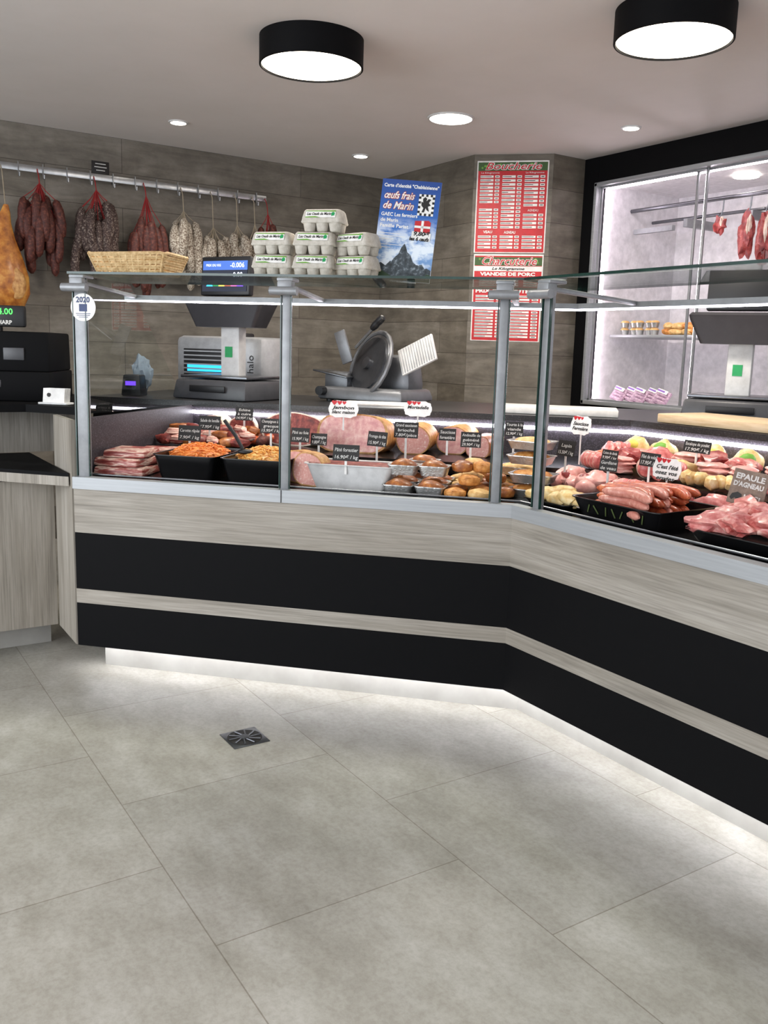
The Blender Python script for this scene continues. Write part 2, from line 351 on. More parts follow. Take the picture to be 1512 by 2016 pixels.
# ------------------------------------------------------------------ counters
TOPV = 1.8
def counter(fr):
    A = fr == 'A'; X0, X1 = (-1.545, 0) if A else (0, 2.5)
    def poly(v1, v2, x0=None, x1=None):
        if A: return [(X0 if x0 is None else x0, v1), (.4142 * v1 if x1 is None else x1, v1), (.4142 * v2 if x1 is None else x1, v2), (X0 if x0 is None else x0, v2)]
        return [(-.4142 * v1 if x0 is None else x0, v1), (X1 if x1 is None else x1, v1), (X1 if x1 is None else x1, v2), (-.4142 * v2 if x0 is None else x0, v2)]
    e = thing('display_counter', 'refrigerated glass butcher counter with pale oak and black banded front' if A else 'long angled glass meat counter with oak and black bands', 'display counter', FR[fr].copy(), 'glass display counters')
    pr = lambda v1, v2, z0, z1, mat, name, x0=None, **k: G().prism(poly(v1, v2, x0), z0, z1, mat).done(name, e, smooth=False, **k)
    wx = -2.05 if A else None
    pr(.11, .13, 0, .107, 'plinth', 'plinth', x0=-1.5 if A else None, label='grey tiled recessed plinth')
    pr(.02, .97, .108, .70, 'dark', 'carcass')
    pr(0, .02, .5275, .686, 'wood', 'front_panel', label='pale oak front band'); pr(0, .02, .2685, .3205, 'wood', 'front_panel', label='narrow pale oak front band')
    pr(.001, .02, .3205, .5275, 'black', 'front_panel', label='matt black front band'); pr(.001, .02, .108, .2685, 'black', 'front_panel', label='matt black lower front band')
    pr(.066, .082, .1055, .1077, 'ledbase', 'light_strip', label='glowing white strip under the front')
    pr(-.008, .032, .686, .728, 'alu', 'front_ledge', label='light aluminium ledge')
    pr(.032, .52, .70, .72, 'gloss', 'display_deck', label='glossy black display deck')
    pr(.52, .985, .70, .79, 'gloss', 'display_step', label='raised black rear deck')
    pr(.97, 1.0, .79, .925, 'speck', 'rear_panel', label='dark speckled rear panel')
    pr(.957, .968, .893, .907, 'led', 'light_strip', label='glowing white light strip')
    pr(.955, TOPV, .925, .95, 'granite', 'worktop', x0=wx, label='dark granite service worktop')
    pr(1.0, TOPV - .1, 0, .924, 'dark', 'service_base', x0=wx)
    g = G(); xs = [p[0] for p in poly(.045, .05)]; a, b = min(xs), max(xs)
    g.tube([(a, .05, .732), (b, .05, .732)], .004, 'steel', 8); g.done('deck_rail', e)
    px = (-1.515, -.77, -.06) if A else (.085, 1.05, 2.0)
    for i, x in enumerate(px):
        w = .042 if (A and i == 0) else .029
        G().box((x, .03, 1.07), (w, .022, .69), 'aluw', .003).done('glass_post', e)
        g = G(); g.box((x, .015, 1.395), (.052, .04, .042), 'aluw', .008); g.tube([(x - .046, -.010, 1.38), (x + .046, -.010, 1.38)], .014, 'aluw', 18)
        g.box((x, .035, 1.418), (.056, .07, .012), 'aluw', .004); g.tube([(x - .049, -.010, 1.38), (x - .045, -.010, 1.38)], .009, 'grey', 12)
        g.done('glass_clamp', e, label='silver hinge clamp')
        G().box((x + .012, .21, 1.385), (.018, .38, .014), 'aluw', .003, Matrix.Rotation(-.06, 4, 'X')).done('support_arm', e)
        for sx in (-1, 1):
            G().box((x + sx * (w / 2 + .003), .02, 1.075), (.004, .008, .69), 'gedge').done('glass_edge', e, label='polished vertical glass edge')
    if A:
        G().quad([(-1.538, .03, .94), (-1.538, .9, .94), (-1.538, .42, 1.42), (-1.538, .03, 1.42)], 'glass').done('glass_pane', e, smooth=False, recalc=False, label='clear end pane')
        G().box((-1.5375, .5, .83), (.015, .95, .2), 'speck').done('end_lining', e, label='dark speckled end lining')
        g = G(); g.box((-.772, -.009, .707), (.002, .003, .042), 'ink'); g.done('ledge_joint', e)
    g = G(); g.prism(poly(-.005, .42), 1.425, 1.433, 'glass', side='gedge'); g.done('top_glass', e, smooth=False, label='clear glass top shelf with green edge')
    pr(.385, .41, 1.362, 1.38, 'aluw', 'light_bar'); pr(.388, .407, 1.356, 1.3615, 'led', 'light_strip', label='glowing white strip')
    return e
cA = counter('A'); cB = counter('B')
g = G(); g.box((-1.24, -1.085, .515), (.26, .018, .82), 'woodv'); g.done('end_panel', T=Matrix(), smooth=False, label='pale oak upright end panel closing the counter flank', category='panel')

g = G(); T = XR
g.lathe([(.047, 0), (.047, .001), (.0001, .0011)], 'offw', 40, T=T); g.text('2020', .026, 'navy', (0, -.0018, .017), off=.0008)
g.prism([(-.015, -.014), (.015, -.014), (.015, .011), (-.015, .011)], .0011, .0016, 'navy', T=T); g.box((0, -.0013, -.021), (.055, .0006, .002), 'navy'); g.box((0, -.0013, -.027), (.05, .0006, .002), 'navy'); g.box((0, -.0013, -.033), (.035, .0006, .002), 'navy')
g.done('window_sticker', T=TM('A', 1.5, .0175, 1.315), label='round white sticker reading 2020 on the glass', category='sticker')

# ------------------------------------------------------------------ left till counter
e = thing('till_counter', 'pale oak till counter with black top and lower bag ledge', 'counter', Matrix())
g = G(); g.box((-1.75, -1.7, .395), (.76, 1.2, .57), 'woodv'); g.done('base_cabinet', e, smooth=False)
g = G(); g.box((-1.85, -1.7, .055), (.7, 1.2, .109), 'plinth'); g.done('plinth', e, smooth=False)
g = G(); pl = [(-1.355, -2.3), (-1.355, -1.31), (-1.13, -1.1), (-1.8, -1.1), (-1.8, -2.3)]
g.prism(pl, .688, .722, 'woodv'); g.prism(pl, .722, .735, 'black'); g.done('bag_ledge', e, smooth=False, label='black topped ledge')
g = G(); g.box((-2.05, -1.6, .827), (.5, 1.4, .18), 'woodv'); g.done('upper_cabinet', e, smooth=False)
g = G(); g.prism([(-1.58, -2.3), (-1.58, -1.15), (-1.40, -1.0), (-1.6, -.8), (-2.35, -.8), (-2.35, -2.3)], .92, .95, 'black'); g.done('countertop', e, smooth=False, label='black countertop')

e = thing('cash_register', 'black cash register with green digit customer display', 'cash register', Matrix.Translation((-1.98, -1.16, .951)) @ Matrix.Rotation(PI / 2 - .45, 4, 'Z'))
g = G(); g.box((0, 0, .06), (.48, .4, .12), 'black', .006); g.box((0, .0, .2), (.475, .38, .16), 'black', .008, top=(.99, .96)); g.box((.1, -.190, .19), (.08, .01, .05), 'grey', .003); g.box((-.08, -.19, .24), (.12, .01, .012), 'grey', .003); g.box((.02, -.201, .07), (.06, .004, .03), 'dgrey', .002); g.done('body', e)
g = G(); g.box((.03, -.15, .34), (.22, .04, .085), 'dark', .008); g.cyl((.03, -.15, .26), (.03, -.15, .31), .02, 'dark'); g.done('display', e)
g = G(); g.text('64.00', .034, 'seg', (.06, -.1725, .347), off=.0006); g.done('digits', e, smooth=False, label='glowing green digits')
g = G(); g.text('SHARP', .022, 'chalk', (.06, -.1725, .308), off=.0008); g.done('lettering', e, smooth=False)

g = G(); g.box((0, 0, .004), (.12, .06, .008), 'white', .002)
for i in range(5): g.box((-.0 + i * .002, -.015 + i * .007, .035), (.09, .002, .056), 'offw', rot=Matrix.Rotation(-.15, 4, 'X'))
g.lathe([(.008, .0), (.008, .0006)], 'ink', 16, T=Matrix.Translation((-.02, -.0175, .037)) @ XR)
g.done('business_card_holder', T=Matrix.Translation((-1.56, -1.04, .951)) @ Matrix.Rotation(.85, 4, 'Z'), label='small stand of white business cards', category='card holder')

# ------------------------------------------------------------------ floor drain
e = thing('floor_drain', 'square stainless floor drain with petal grate', 'drain', Matrix.Translation((-.29, -.79, 0)))
g = G(); g.box((0, 0, .001), (.118, .118, .003), 'dsteel', .001); g.done('frame', e)
g = G(); g.lathe([(.054, .0028), (.054, .0032), (.001, .0033)], 'ink', 40); g.done('sump', e)
g = G()
for k in range(10):
    a = k * PI / 5; g.tube([(.014 * math.cos(a), .014 * math.sin(a), .004), (.05 * math.cos(a + .25), .05 * math.sin(a + .25), .004)], .0024, 'steel', 6)
g.lathe([(.016, .003), (.016, .006), (.001, .0062)], 'steel', 20); g.done('grate', e)

# ------------------------------------------------------------------ hanging rail and sausages
RX = -3.34
e = thing('hanging_rail', 'polished steel meat rail with hooks fixed to the tiled wall', 'rail', Matrix.Translation((RX, 0, 2.14)))
g = G(); g.box((0, -.34, 0), (.008, 2.06, .036), 'steelb', .001); g.done('bar', e)
for y in (-1.2, -.25, .66):
    G().box((-.06, y, 0), (.115, .03, .03), 'steelb', .002).done('bracket', e)
y = -1.2
while y < .69:
    g = G(); g.tube([(-.004, y, .03), (.008, y, .028), (.010, y, -.02), (.02, y, -.05), (.035, y, -.05), (.038, y, -.03)], .0035, 'steelb', 6); g.done('hook', e); y += .13
g = G(); g.box((0, 0, 0), (.006, .1, .07), 'ink', .001)
for i, w in enumerate((.06, .07, .05)): g.box((.004, 0, .02 - i * .018), (.001, w, .004), 'chalk')
g.done('small_slate', T=Matrix.Translation((RX, -.36, 2.195)), label='small black slate clipped on the steel rail', category='sign')

def bundle(y, zt, n, ln, r, mat, spread, smat, lab, seed, knot=.1):
    Rr = random.Random(seed)
    e = thing('dry_sausage_bundle', lab, 'sausage', Matrix.Translation((RX + .05, y, zt)), 'hanging dry sausage bundles')
    g = G(); g.tube([(-.048, 0, 2.142 - zt), (-.014, 0, 2.10 - zt), (0, 0, 0)], .003, smat, 6)
    ends = []
    for k in range(n):
        a = 2 * PI * k / n + Rr.random() * .5; q = .4 + .6 * Rr.random()
        ends.append((.05 * math.cos(a) * q + .01, spread * math.sin(a) * q, -knot * (.6 + .6 * Rr.random()) - (k % 3) * ln * .22))
    for p in ends: g.tube([(0, 0, 0), (p[0] * .5, p[1] * .4, p[2] * .5), p], .0022, smat, 5)
    g.done('string', e)
    for p in ends:
        L = ln * (.75 + .3 * Rr.random()); o = p[1] * .5
        G().sausage([p, (p[0] * 1.15 + .01, p[1] + o * .5 + Rr.uniform(-.01, .01), p[2] - L * .5), (p[0], p[1] + o * .3 + Rr.uniform(-.02, .02), p[2] - L)], r * Rr.uniform(.9, 1.15), mat).done('sausage', e)
bundle(-.71, 2.06, 20, .27, .026, 'dsaus', .1, 'redstr', 'bundle of dark red dry sausages on red string', 1)
bundle(-.40, 2.06, 20, .27, .026, 'dsaus2', .1, 'redstr', 'bundle of brown speckled dry sausages on red net', 2)
bundle(-.11, 2.06, 16, .27, .025, 'dsaus', .085, 'redstr', 'bundle of thin dark sausages hanging in red net', 3, knot=.18)
bundle(.12, 2.0, 16, .27, .029, 'wsaus', .085, 'string', 'bundle of white floury dry sausages', 4, knot=.08)
bundle(.31, 1.92, 13, .22, .029, 'wsaus', .08, 'string', 'short bundle of pale floury dry sausages', 5, knot=.07)
bundle(.47, 1.95, 12, .22, .029, 'wsaus', .06, 'string', 'bundle of floury grey dry sausages', 6, knot=.07)
bundle(.59, 1.97, 9, .2, .027, 'wsaus', .05, 'string', 'cluster of mottled grey dry sausages', 7, knot=.08)
bundle(.68, 2.04, 9, .2, .025, 'dsaus', .05, 'redstr', 'bundle of dark red dry sausages on red string', 8)
e = thing('cured_ham', 'whole golden brown cured ham leg hanging by a cord', 'ham', Matrix.Translation((RX + .1, -.90, 1.9)))
g = G(); g.tube([(-.098, 0, .24), (-.06, 0, .2), (0, 0, 0)], .003, 'string', 6); g.done('cord', e)
g = G(); prof = [(.012, .02), (.025, -.02), (.035, -.08), (.06, -.16), (.1, -.26), (.125, -.36), (.12, -.45), (.08, -.52), (.02, -.55)]
L = [[Vector((r * .6 * math.cos(2 * PI * k / 24), r * 1.0 * math.sin(2 * PI * k / 24) + .02 * math.sin(z * 6), z)) for k in range(24)] for r, z in prof]
g.loops(L, 'hamh'); g.done('leg', e)
g = G(); g.blob((.045, .03, -.4), (.033, .05, .09), 'rind', amp=.08); g.done('cut_face', e)

# ------------------------------------------------------------------ wall signs
def dashes(g, x0, x1, z0, z1, n, seed):
    Rr = random.Random(seed); dz = (z1 - z0) / n
    for i in range(n):
        zc = z1 - (i + .5) * dz; W = x1 - x0
        g.box((x0 + W * .36, -.0065, zc), (W * .64, .001, dz * .62), 'offw')
        l = W * Rr.uniform(.3, .58); g.box((x0 + .006 + l / 2, -.0072, zc), (l, .0006, dz * .16), 'ink')
        g.box((x1 - W * .13, -.0065, zc), (W * .22, .001, dz * .62), 'offw'); g.box((x1 - W * .13, -.0072, zc), (W * .14, .0006, dz * .2), 'ink')
def banner(g, zc, w, txt, size, seed):
    Rr = random.Random(seed)
    g.box((0, -.0055, zc), (w, .001, .05), 'leaf')
    for i in range(14):
        x = Rr.uniform(-w / 2 + .02, w / 2 - .02); a = Rr.uniform(0, 6); r = .011; z = zc + Rr.uniform(-.015, .015)
        pts = [(x + r * math.cos(a + t) * (1 if i % 2 else .6), z + r * .6 * math.sin(a + t)) for t in [k * PI / 4 for k in range(8)]]
        g.prism(pts, .006, .0066, 'lgreen' if i % 3 else 'pulp', T=XR)
    g.text(txt, size, 'offw', (0, -.0082, zc - size * .3), w=w * .82, off=.003, shear=.35); g.text(txt, size, 'red', (0, -.0088, zc - size * .3), w=w * .81, off=.0006, shear=.35)
e = thing('price_board', 'red and white butcher price list board with leafy banner', 'price list', TM('A', .30, 2.872, 2.09), 'wall price boards')
g = G(); g.box((0, 0, 0), (.435, .008, .545), 'offw', .002); g.box((0, -.0045, -.002), (.42, .001, .53), 'red'); g.done('board', e, smooth=False)
g = G(); banner(g, .238, .42, 'Boucherie', .058, 3)
cx = [(-.2, -.075), (-.065, .06), (.07, .2)]
for ci, (a, b) in enumerate(cx):
    segs = [[(.19, .02, 8), (-.005, -.13, 6), (-.165, -.25, 4)], [(.19, -.13, 14), (-.165, -.25, 4)], [(.19, .0, 8), (-.035, -.13, 4), (-.165, -.25, 4)]][ci]
    for si, (t, bo, n) in enumerate(segs): dashes(g, a, b, bo, t, n, ci * 9 + si)
g.text('Le Kilogramme', .014, 'offw', (.135, -.0075, .197), w=.11); g.text('Le Kilogramme', .014, 'offw', (-.135, -.0075, .197), w=.11)
g.text('VEAU', .022, 'offw', (-.135, -.0075, -.155), w=.055, off=.0006); g.text('AGNEAU', .022, 'offw', (0, -.0075, -.157), w=.07, off=.0006); g.text('AGNEAU', .02, 'offw', (.135, -.0075, -.026), w=.065); g.done('lettering', e, smooth=False)
e = thing('price_board', 'red and white charcuterie price list board', 'price list', TM('A', .30, 2.872, 1.545), 'wall price boards')
g = G(); g.box((0, 0, 0), (.43, .008, .53), 'offw', .002); g.box((0, -.0045, -.002), (.415, .001, .515), 'red'); g.done('board', e, smooth=False)
g = G(); banner(g, .222, .415, 'Charcuterie', .068, 5)
g.box((0, -.0058, .178), (.415, .001, .03), 'offw'); g.text('Le Kilogramme', .022, 'ink', (0, -.0075, .171), w=.2, off=.0006, shear=.3)
g.text('VIANDES DE PORC', .028, 'offw', (0, -.0075, .136), w=.34, off=.0014)
dashes(g, -.19, .19, .07, .125, 4, 44)
g.text('PRIX CHARCUTERIE', .03, 'offw', (0, -.0075, .033), w=.39, off=.0014)
dashes(g, -.2, -.02, -.245, .02, 14, 51); dashes(g, .02, .2, -.245, .02, 14, 52); g.done('lettering', e, smooth=False)

def poster_mat():
    m, nt, b = base_mat('poster_print')
    tc = nt.nodes.new('ShaderNodeTexCoord'); sp = nt.nodes.new('ShaderNodeSeparateXYZ'); nt.links.new(tc.outputs['Object'], sp.inputs[0])
    mr = nt.nodes.new('ShaderNodeMapRange'); mr.inputs[1].default_value = 0; mr.inputs[2].default_value = .355; nt.links.new(sp.outputs[2], mr.inputs[0])
    base = ramp(nt, mr.outputs[0], [(0, '#6f8cb8'), (.3, '#6f9ace'), (.5, '#2968b6'), (.75, '#124f9f'), (1, '#0e3a82')])
    f = nnoise(nt, coords(nt, (1, 1, 1.6)), 14, 6); cl = ramp(nt, f, [(.42, '#000000'), (.56, '#ffffff')])
    mr2 = nt.nodes.new('ShaderNodeMapRange'); mr2.inputs[1].default_value = .23; mr2.inputs[2].default_value = .14; nt.links.new(sp.outputs[2], mr2.inputs[0])
    mu = nt.nodes.new('ShaderNodeMath'); mu.operation = 'MULTIPLY'; nt.links.new(cl, mu.inputs[0]); nt.links.new(mr2.outputs[0], mu.inputs[1])
    nt.links.new(mixc(nt, base, '#dfe8f2', mu.outputs[0]), b.inputs['Base Color']); b.inputs['Roughness'].default_value = .5; return m
M['poster'] = poster_mat()
M['rock'] = P('mountain_rock', '#3a4248', .6, n=(60, [(.35, '#20272c'), (.55, '#424b52'), (.68, '#8a959d'), (.78, '#cfd8de')])); M['grass'] = P('mountain_meadow', '#2a4226', .6)
M['orange'] = P('orange_print', '#a8431a', .5)
ZT = 1.4335
e = thing('poster', 'blue farm egg poster with mountain, propped on the glass', 'poster', TM('A', .43, .2, ZT, 0, -.08, .08, .93))
g = G(); g.box((0, 0, .1775), (.216, .003, .355), 'poster'); g.done('sheet', e, smooth=False)
g = G()
def fl(pts, mat, d): g.prism(pts, d, d + .0003, mat, T=XR)
fl([(-.107, .001), (.107, .001), (.107, .045), (.09, .052), (.075, .044), (.055, .062), (.035, .045), (.01, .05), (-.02, .045), (-.045, .068), (-.062, .05), (-.08, .06), (-.107, .045)], 'rock', .0014)
fl([(-.107, .001), (.107, .001), (.107, .028), (.07, .036), (.04, .028), (0, .04), (-.05, .03), (-.107, .036)], 'grass', .0017)
fl([(-.08, .02), (-.06, .045), (-.045, .058), (-.032, .08), (-.018, .094), (-.01, .118), (0, .132), (.007, .12), (.014, .102), (.026, .094), (.038, .07), (.055, .058), (.072, .064), (.095, .035), (.08, .012), (-.05, .008)], 'rock', .002)
fl([(-.107, .001), (-.107, .025), (-.07, .03), (-.03, .012), (.02, .015), (.06, .01), (.107, .02), (.107, .001)], 'grass', .0024)
g.text('Carte d\'identité "Chablaisienne"', .017, 'offw', (0, -.002, .328), w=.2, off=.0004)
for tx, zz in (('œufs frais', .288), ('de Marin', .252)):
    g.text(tx, .036, 'orange', (-.042, -.002, zz), w=.114, off=.0022, shear=.35); g.text(tx, .036, 'offw', (-.042, -.0026, zz), w=.112, off=.0004, shear=.35)
g.text('GAEC Les fermiers', .0175, 'offw', (-.1, -.002, .226), w=.134, align='LEFT', off=.0004); g.text('de Marin', .0175, 'offw', (-.1, -.002, .206), w=.065, align='LEFT', off=.0004); g.text('Famille Pariat', .0175, 'offw', (-.1, -.002, .186), w=.105, align='LEFT', off=.0004)
for i, w in enumerate((.08, .1, .055, .09, .05)): g.box((-.1 + w / 2, -.0022, .165 - i * .010 - (.01 if i > 2 else 0)), (w, .0004, .002), 'offw')
fl([(.032, .235), (.09, .235), (.09, .31), (.032, .31)], 'offw', .0018)
for i in range(7):
    for j in range(9):
        if (i + j) % 2 and (i in (0, 6) or j in (0, 8)):
            w_ = .058 / 7; h_ = .075 / 9; x_ = .032 + i * w_; z_ = .235 + j * h_; fl([(x_, z_), (x_ + w_, z_), (x_ + w_, z_ + h_), (x_, z_ + h_)], 'ink', .0021)
fl([(.047, .247), (.052, .262), (.044, .27), (.042, .284), (.049, .281), (.047, .294), (.055, .301), (.062, .295), (.06, .286), (.068, .295), (.077, .293), (.07, .281), (.078, .272), (.068, .268), (.074, .25), (.065, .255), (.06, .262), (.056, .247)], 'ink', .0024)
fl([(.028, .172), (.086, .172), (.086, .212), (.078, .219), (.028, .215)], 'red', .0021)
fl([(.052, .172), (.061, .172), (.061, .217), (.052, .217)], 'offw', .0025); fl([(.028, .191), (.086, .191), (.086, .199), (.028, .199)], 'offw', .0025)
g.box((.056, -.0035, .162), (.07, .001, .028), 'offw', rot=Matrix.Rotation(.06, 4, 'Y'))
g.text('9,80€', .02, 'ink', (.056, -.0045, .164), w=.06, off=.0008, shear=.2); g.text('les 6 œufs', .018, 'ink', (.05, -.0045, .146), w=.072, off=.0008, shear=.2)
g.done('print', e, smooth=False)
G().prism([(-.05, .002), (.05, .002), (0, .12)], 0, .002, 'offw', T=Matrix.Translation((0, .05, 0)) @ Matrix.Rotation(PI / 2 + .35, 4, 'X')).done('easel_back', e, smooth=False)

# ------------------------------------------------------------------ basket and egg cartons on the glass top
g = G()
for i in range(9):
    t = i / 8; w, d, z = .31 + .06 * t, .17 + .05 * t, .006 + .08 * t
    pts = rr(w, d, z, .02, 3); pts = [(x, y, zz + .0025 * math.sin(k * 2.2 + i * PI)) for k, (x, y, zz) in enumerate(pts)]
    g.tube(pts + [pts[0]], .0055 if i < 8 else .008, 'wick', 6)
g.loops([rr(.31, .17, .0, .02, 3), rr(.31, .17, .006, .02, 3)], 'wick')
for i in range(13):
    x = -.5 + i / 12
    for sgn in (-1, 1): g.tube([(x * .30, sgn * .085, .005), (x * .36, sgn * .112, .088)], .005, 'wick', 5)
g.done('wicker_basket', T=TM('A', 1.37, .17, ZT + .001, -.03, s=.8), label='empty pale rectangular wicker basket on the glass shelf', category='basket')

def carton(u, v, z, rz, lab):
    e = thing('egg_carton', lab, 'egg carton', TM('A', u, v, z, rz, s=.93), 'stacked egg cartons')
    g = G()
    for i in (-1, 0, 1):
        for j in (-1, 1):
            g.lathe([(.014, 0), (.019, .004), (.024, .03), (.024, .034)], 'pulp', 12, c=(i * .048, j * .025, 0))
    g.loops([rr(.148, .1, .03, .015), rr(.152, .104, .033, .015), rr(.152, .104, .037, .015)], 'pulp'); g.done('tray', e)
    g = G(); g.loops([rr(.15, .102, .037, .015), rr(.146, .098, .05, .015), rr(.136, .084, .072, .014), rr(.128, .07, .078, .012)], 'pulp'); g.done('lid', e)
    g = G(); T = Matrix.Translation((0, -.0475, .0595)) @ Matrix.Rotation(-.36, 4, 'X')
    vs = [(-.056, -.013), (.056, -.013), (.056, .013), (-.056, .013)]
    g.prism(vs, 0, .001, 'offw', T=T @ XR); g.prism([(-.056, -.013), (.0, -.013), (-.02, -.008), (-.056, -.01)], .001, .0014, 'lgreen', T=T @ XR); g.prism([(-.056, .011), (.056, .008), (.056, .013), (-.056, .013)], .001, .0014, 'lgreen', T=T @ XR)
    g.text('Les Oeufs de Marin', .014, 'ink', (-.006, -.0018, -.004), w=.09, T=T, off=.0003, shear=.2)
    g.prism([(.041, -.008), (.052, -.006), (.053, .004), (.046, .008), (.04, .003)], .001, .0015, 'green', T=T @ XR); g.done('label', e, smooth=False)
H = .0795 * .93
for (u, v, k, rz) in ((.857, .15, 0, .05), (.857, .15, 1, -.06), (.714, .15, 0, .02), (.712, .15, 1, .03), (.572, .17, 0, -.35), (.572, .17, 1, -.42), (.685, .16, 2, -.05)):
    carton(u, v, ZT + .001 + k * H, rz, 'grey pulp egg carton with white and green label')

# ------------------------------------------------------------------ equipment on the worktop
def scale(T, lab, screen):
    e = thing('shop_scale', lab, 'weighing scale', T, 'counter weighing scales')
    g = G(); g.box((0, 0, .045), (.42, .36, .09), 'grey', .012, top=(.95, .9)); g.box((0, -.183, .05), (.2, .01, .03), 'dark', .003); g.done('base', e)
    g = G(); g.box((0, .01, .103), (.38, .3, .014), 'steel', .004); g.done('weighing_plate', e)
    g = G(); g.box((0, .02, .23), (.105, .06, .27), 'white', .006); g.done('column', e)
    g = G(); g.box((-.005, -.0115, .22), (.042, .002, .05), 'green'); g.done('sticker', e, label='green sticker')
    g = G(); g.loops([rr(.34, .12, .335, .02), rr(.44, .15, .44, .02), rr(.45, .16, .46, .02), rr(.43, .14, .472, .02)], 'dgrey'); g.done('printer_head', e, label='dark grey printer head')
    g = G(); g.box((-.02, 0, .57), (.28, .04, .18), 'dark', .008, rot=Matrix.Rotation(-.08, 4, 'X')); g.done('display', e)
    TT = Matrix.Translation((-.02, -.0225, .57)) @ Matrix.Rotation(-.08, 4, 'X') @ Matrix.Scale(.94, 4)
    if screen:
        g = G(); g.prism([(-.135, -.075), (.135, -.075), (.135, .03), (-.135, .03)], 0, .001, 'screen2', T=TT @ XR); g.prism([(-.135, .03), (.135, .03), (.135, .075), (-.135, .075)], 0, .001, 'screen', T=TT @ XR)
        for i, c in enumerate(('cyan', 'green', 'yel', 'merg', 'mag', 'purp')):
            g.prism([(-.11 + i * .037, -.05), (-.07 + i * .037, -.05), (-.075 + i * .037, -.041 + .004 * (i % 2)), (-.105 + i * .037, -.04)], .001, .0015, c, T=TT @ XR)
        g.text('-0.006', .034, 'lit', (.075, -.0022, .042), T=TT, off=.0004); g.text('PRIX DU KG', .016, 'lit', (-.07, -.0022, .048), w=.09, T=TT, off=.0003); g.text('0.00', .034, 'lit', (.08, -.0022, -.005), T=TT, off=.0004); g.done('screen', e, smooth=False, label='lit blue screen showing weight digits')
scale(TM('A', 1.45, 1.22, .951, -.25), 'grey and white shop scale with lit customer screen', True)
scale(TM('B', -.3, 1.5, .951, .5, s=.96), 'grey and white shop scale seen from its column side', False)

e = thing('vacuum_sealer', 'silver heat sealing machine with cyan lit louvred window', 'machine', TM('A', 1.60, 1.6, .951, -.25))
g = G(); g.box((0, 0, .15), (.54, .24, .29), 'lgrey', .03); g.box((0, -.02, .012), (.44, .22, .024), 'dark', .004); g.box((.06, 0, .3), (.1, .1, .03), 'dark', .01); g.done('body', e)
g = G(); g.box((-.03, -.1215, .16), (.37, .004, .14), 'dark', .002)
for i in range(6): g.box((-.03, -.126, .218 - i * .022), (.36, .006, .007), 'lgrey')
g.done('grille', e)
g = G(); g.box((-.04, -.1245, .135), (.30, .002, .04), 'cyan'); g.done('lamp_window', e, label='glowing cyan window')
g = G(); g.text('halo', .055, 'dark', (0, 0, 0), T=Matrix.Translation((.222, -.123, .16)) @ Matrix.Rotation(-PI / 2, 4, 'Y')); g.done('lettering', e, smooth=False)

e = thing('meat_slicer', 'stainless gravity meat slicer with round blade and black knob', 'slicer', TM('A', .80, 1.42, .951, -.3))
g = G(); g.box((0, .03, .04), (.48, .34, .06), 'castal', .018, top=(.93, .9)); g.box((.1, .08, .14), (.22, .18, .18), 'castal', .04, top=(.8, .8))
for sx in (-.18, .18):
    for sy in (-.1, .16): g.cyl((sx, sy, 0), (sx, sy, .02), .018, 'dark')
g.cyl((-.2, -.13, .05), (-.2, -.17, .05), .022, 'dark'); g.done('base', e)
TB = Matrix.Translation((-.0, -.03, .18)) @ Matrix.Rotation(-.5, 4, 'Z') @ Matrix.Rotation(PI / 2 - .35, 4, 'X')
g = G(); g.lathe([(.06, -.010), (.150, -.006), (.155, 0), (.150, .004)], 'steelb', 56, T=TB); g.lathe([(.135, .004), (.135, .012), (.12, .014), (.001, .015)], 'dsteel', 48, T=TB); g.lathe([(.03, .015), (.03, .03), (.001, .031)], 'steel', 24, T=TB); g.done('blade', e, label='round polished blade', ang=20)
g = G(); g.tube([TB @ Vector((.165 * math.cos(a), .165 * math.sin(a), 0)) for a in [k * PI / 10 - 1.2 for k in range(17)]], .011, 'castal', 8); g.done('blade_guard', e)
g = G(); g.box((-.14, -.05, .26), (.06, .014, .16), 'castal', .004, rot=Matrix.Rotation(-.35, 4, 'Y')); g.box((-.2, .0, .13), (.2, .16, .008), 'steel', .003, rot=Matrix.Rotation(.15, 4, 'Y')); g.box((-.19, .02, .09), (.14, .12, .1), 'castal', .02); g.done('thickness_plate', e)
RT = Matrix.Rotation(-.45, 4, 'Y') @ Matrix.Rotation(-.35, 4, 'X'); T = Matrix.Translation((.25, -.03, .235)) @ RT
g = G()
for i in range(14): g.box(tuple(T @ Vector((-.09 + i * .0138, -.004, 0))), (.004, .006, .125), 'lgrey', .001, rot=RT)
g.box(tuple(T @ Vector((0, .006, 0))), (.195, .014, .135), 'white', .003, rot=RT); g.tube([(.1, .08, .16), (.2, .0, .2)], .014, 'castal', 8); g.done('carriage', e, label='white ribbed tilted carriage plate')
g = G(); g.tube([(-.09, -.02, .26), (.03, -.05, .36)], .008, 'steelb', 10); g.done('handle_rod', e)
g = G(); g.sausage([(.01, -.046, .345), (.05, -.052, .38), (.085, -.06, .405)], .018, 'dark'); g.done('knob', e)

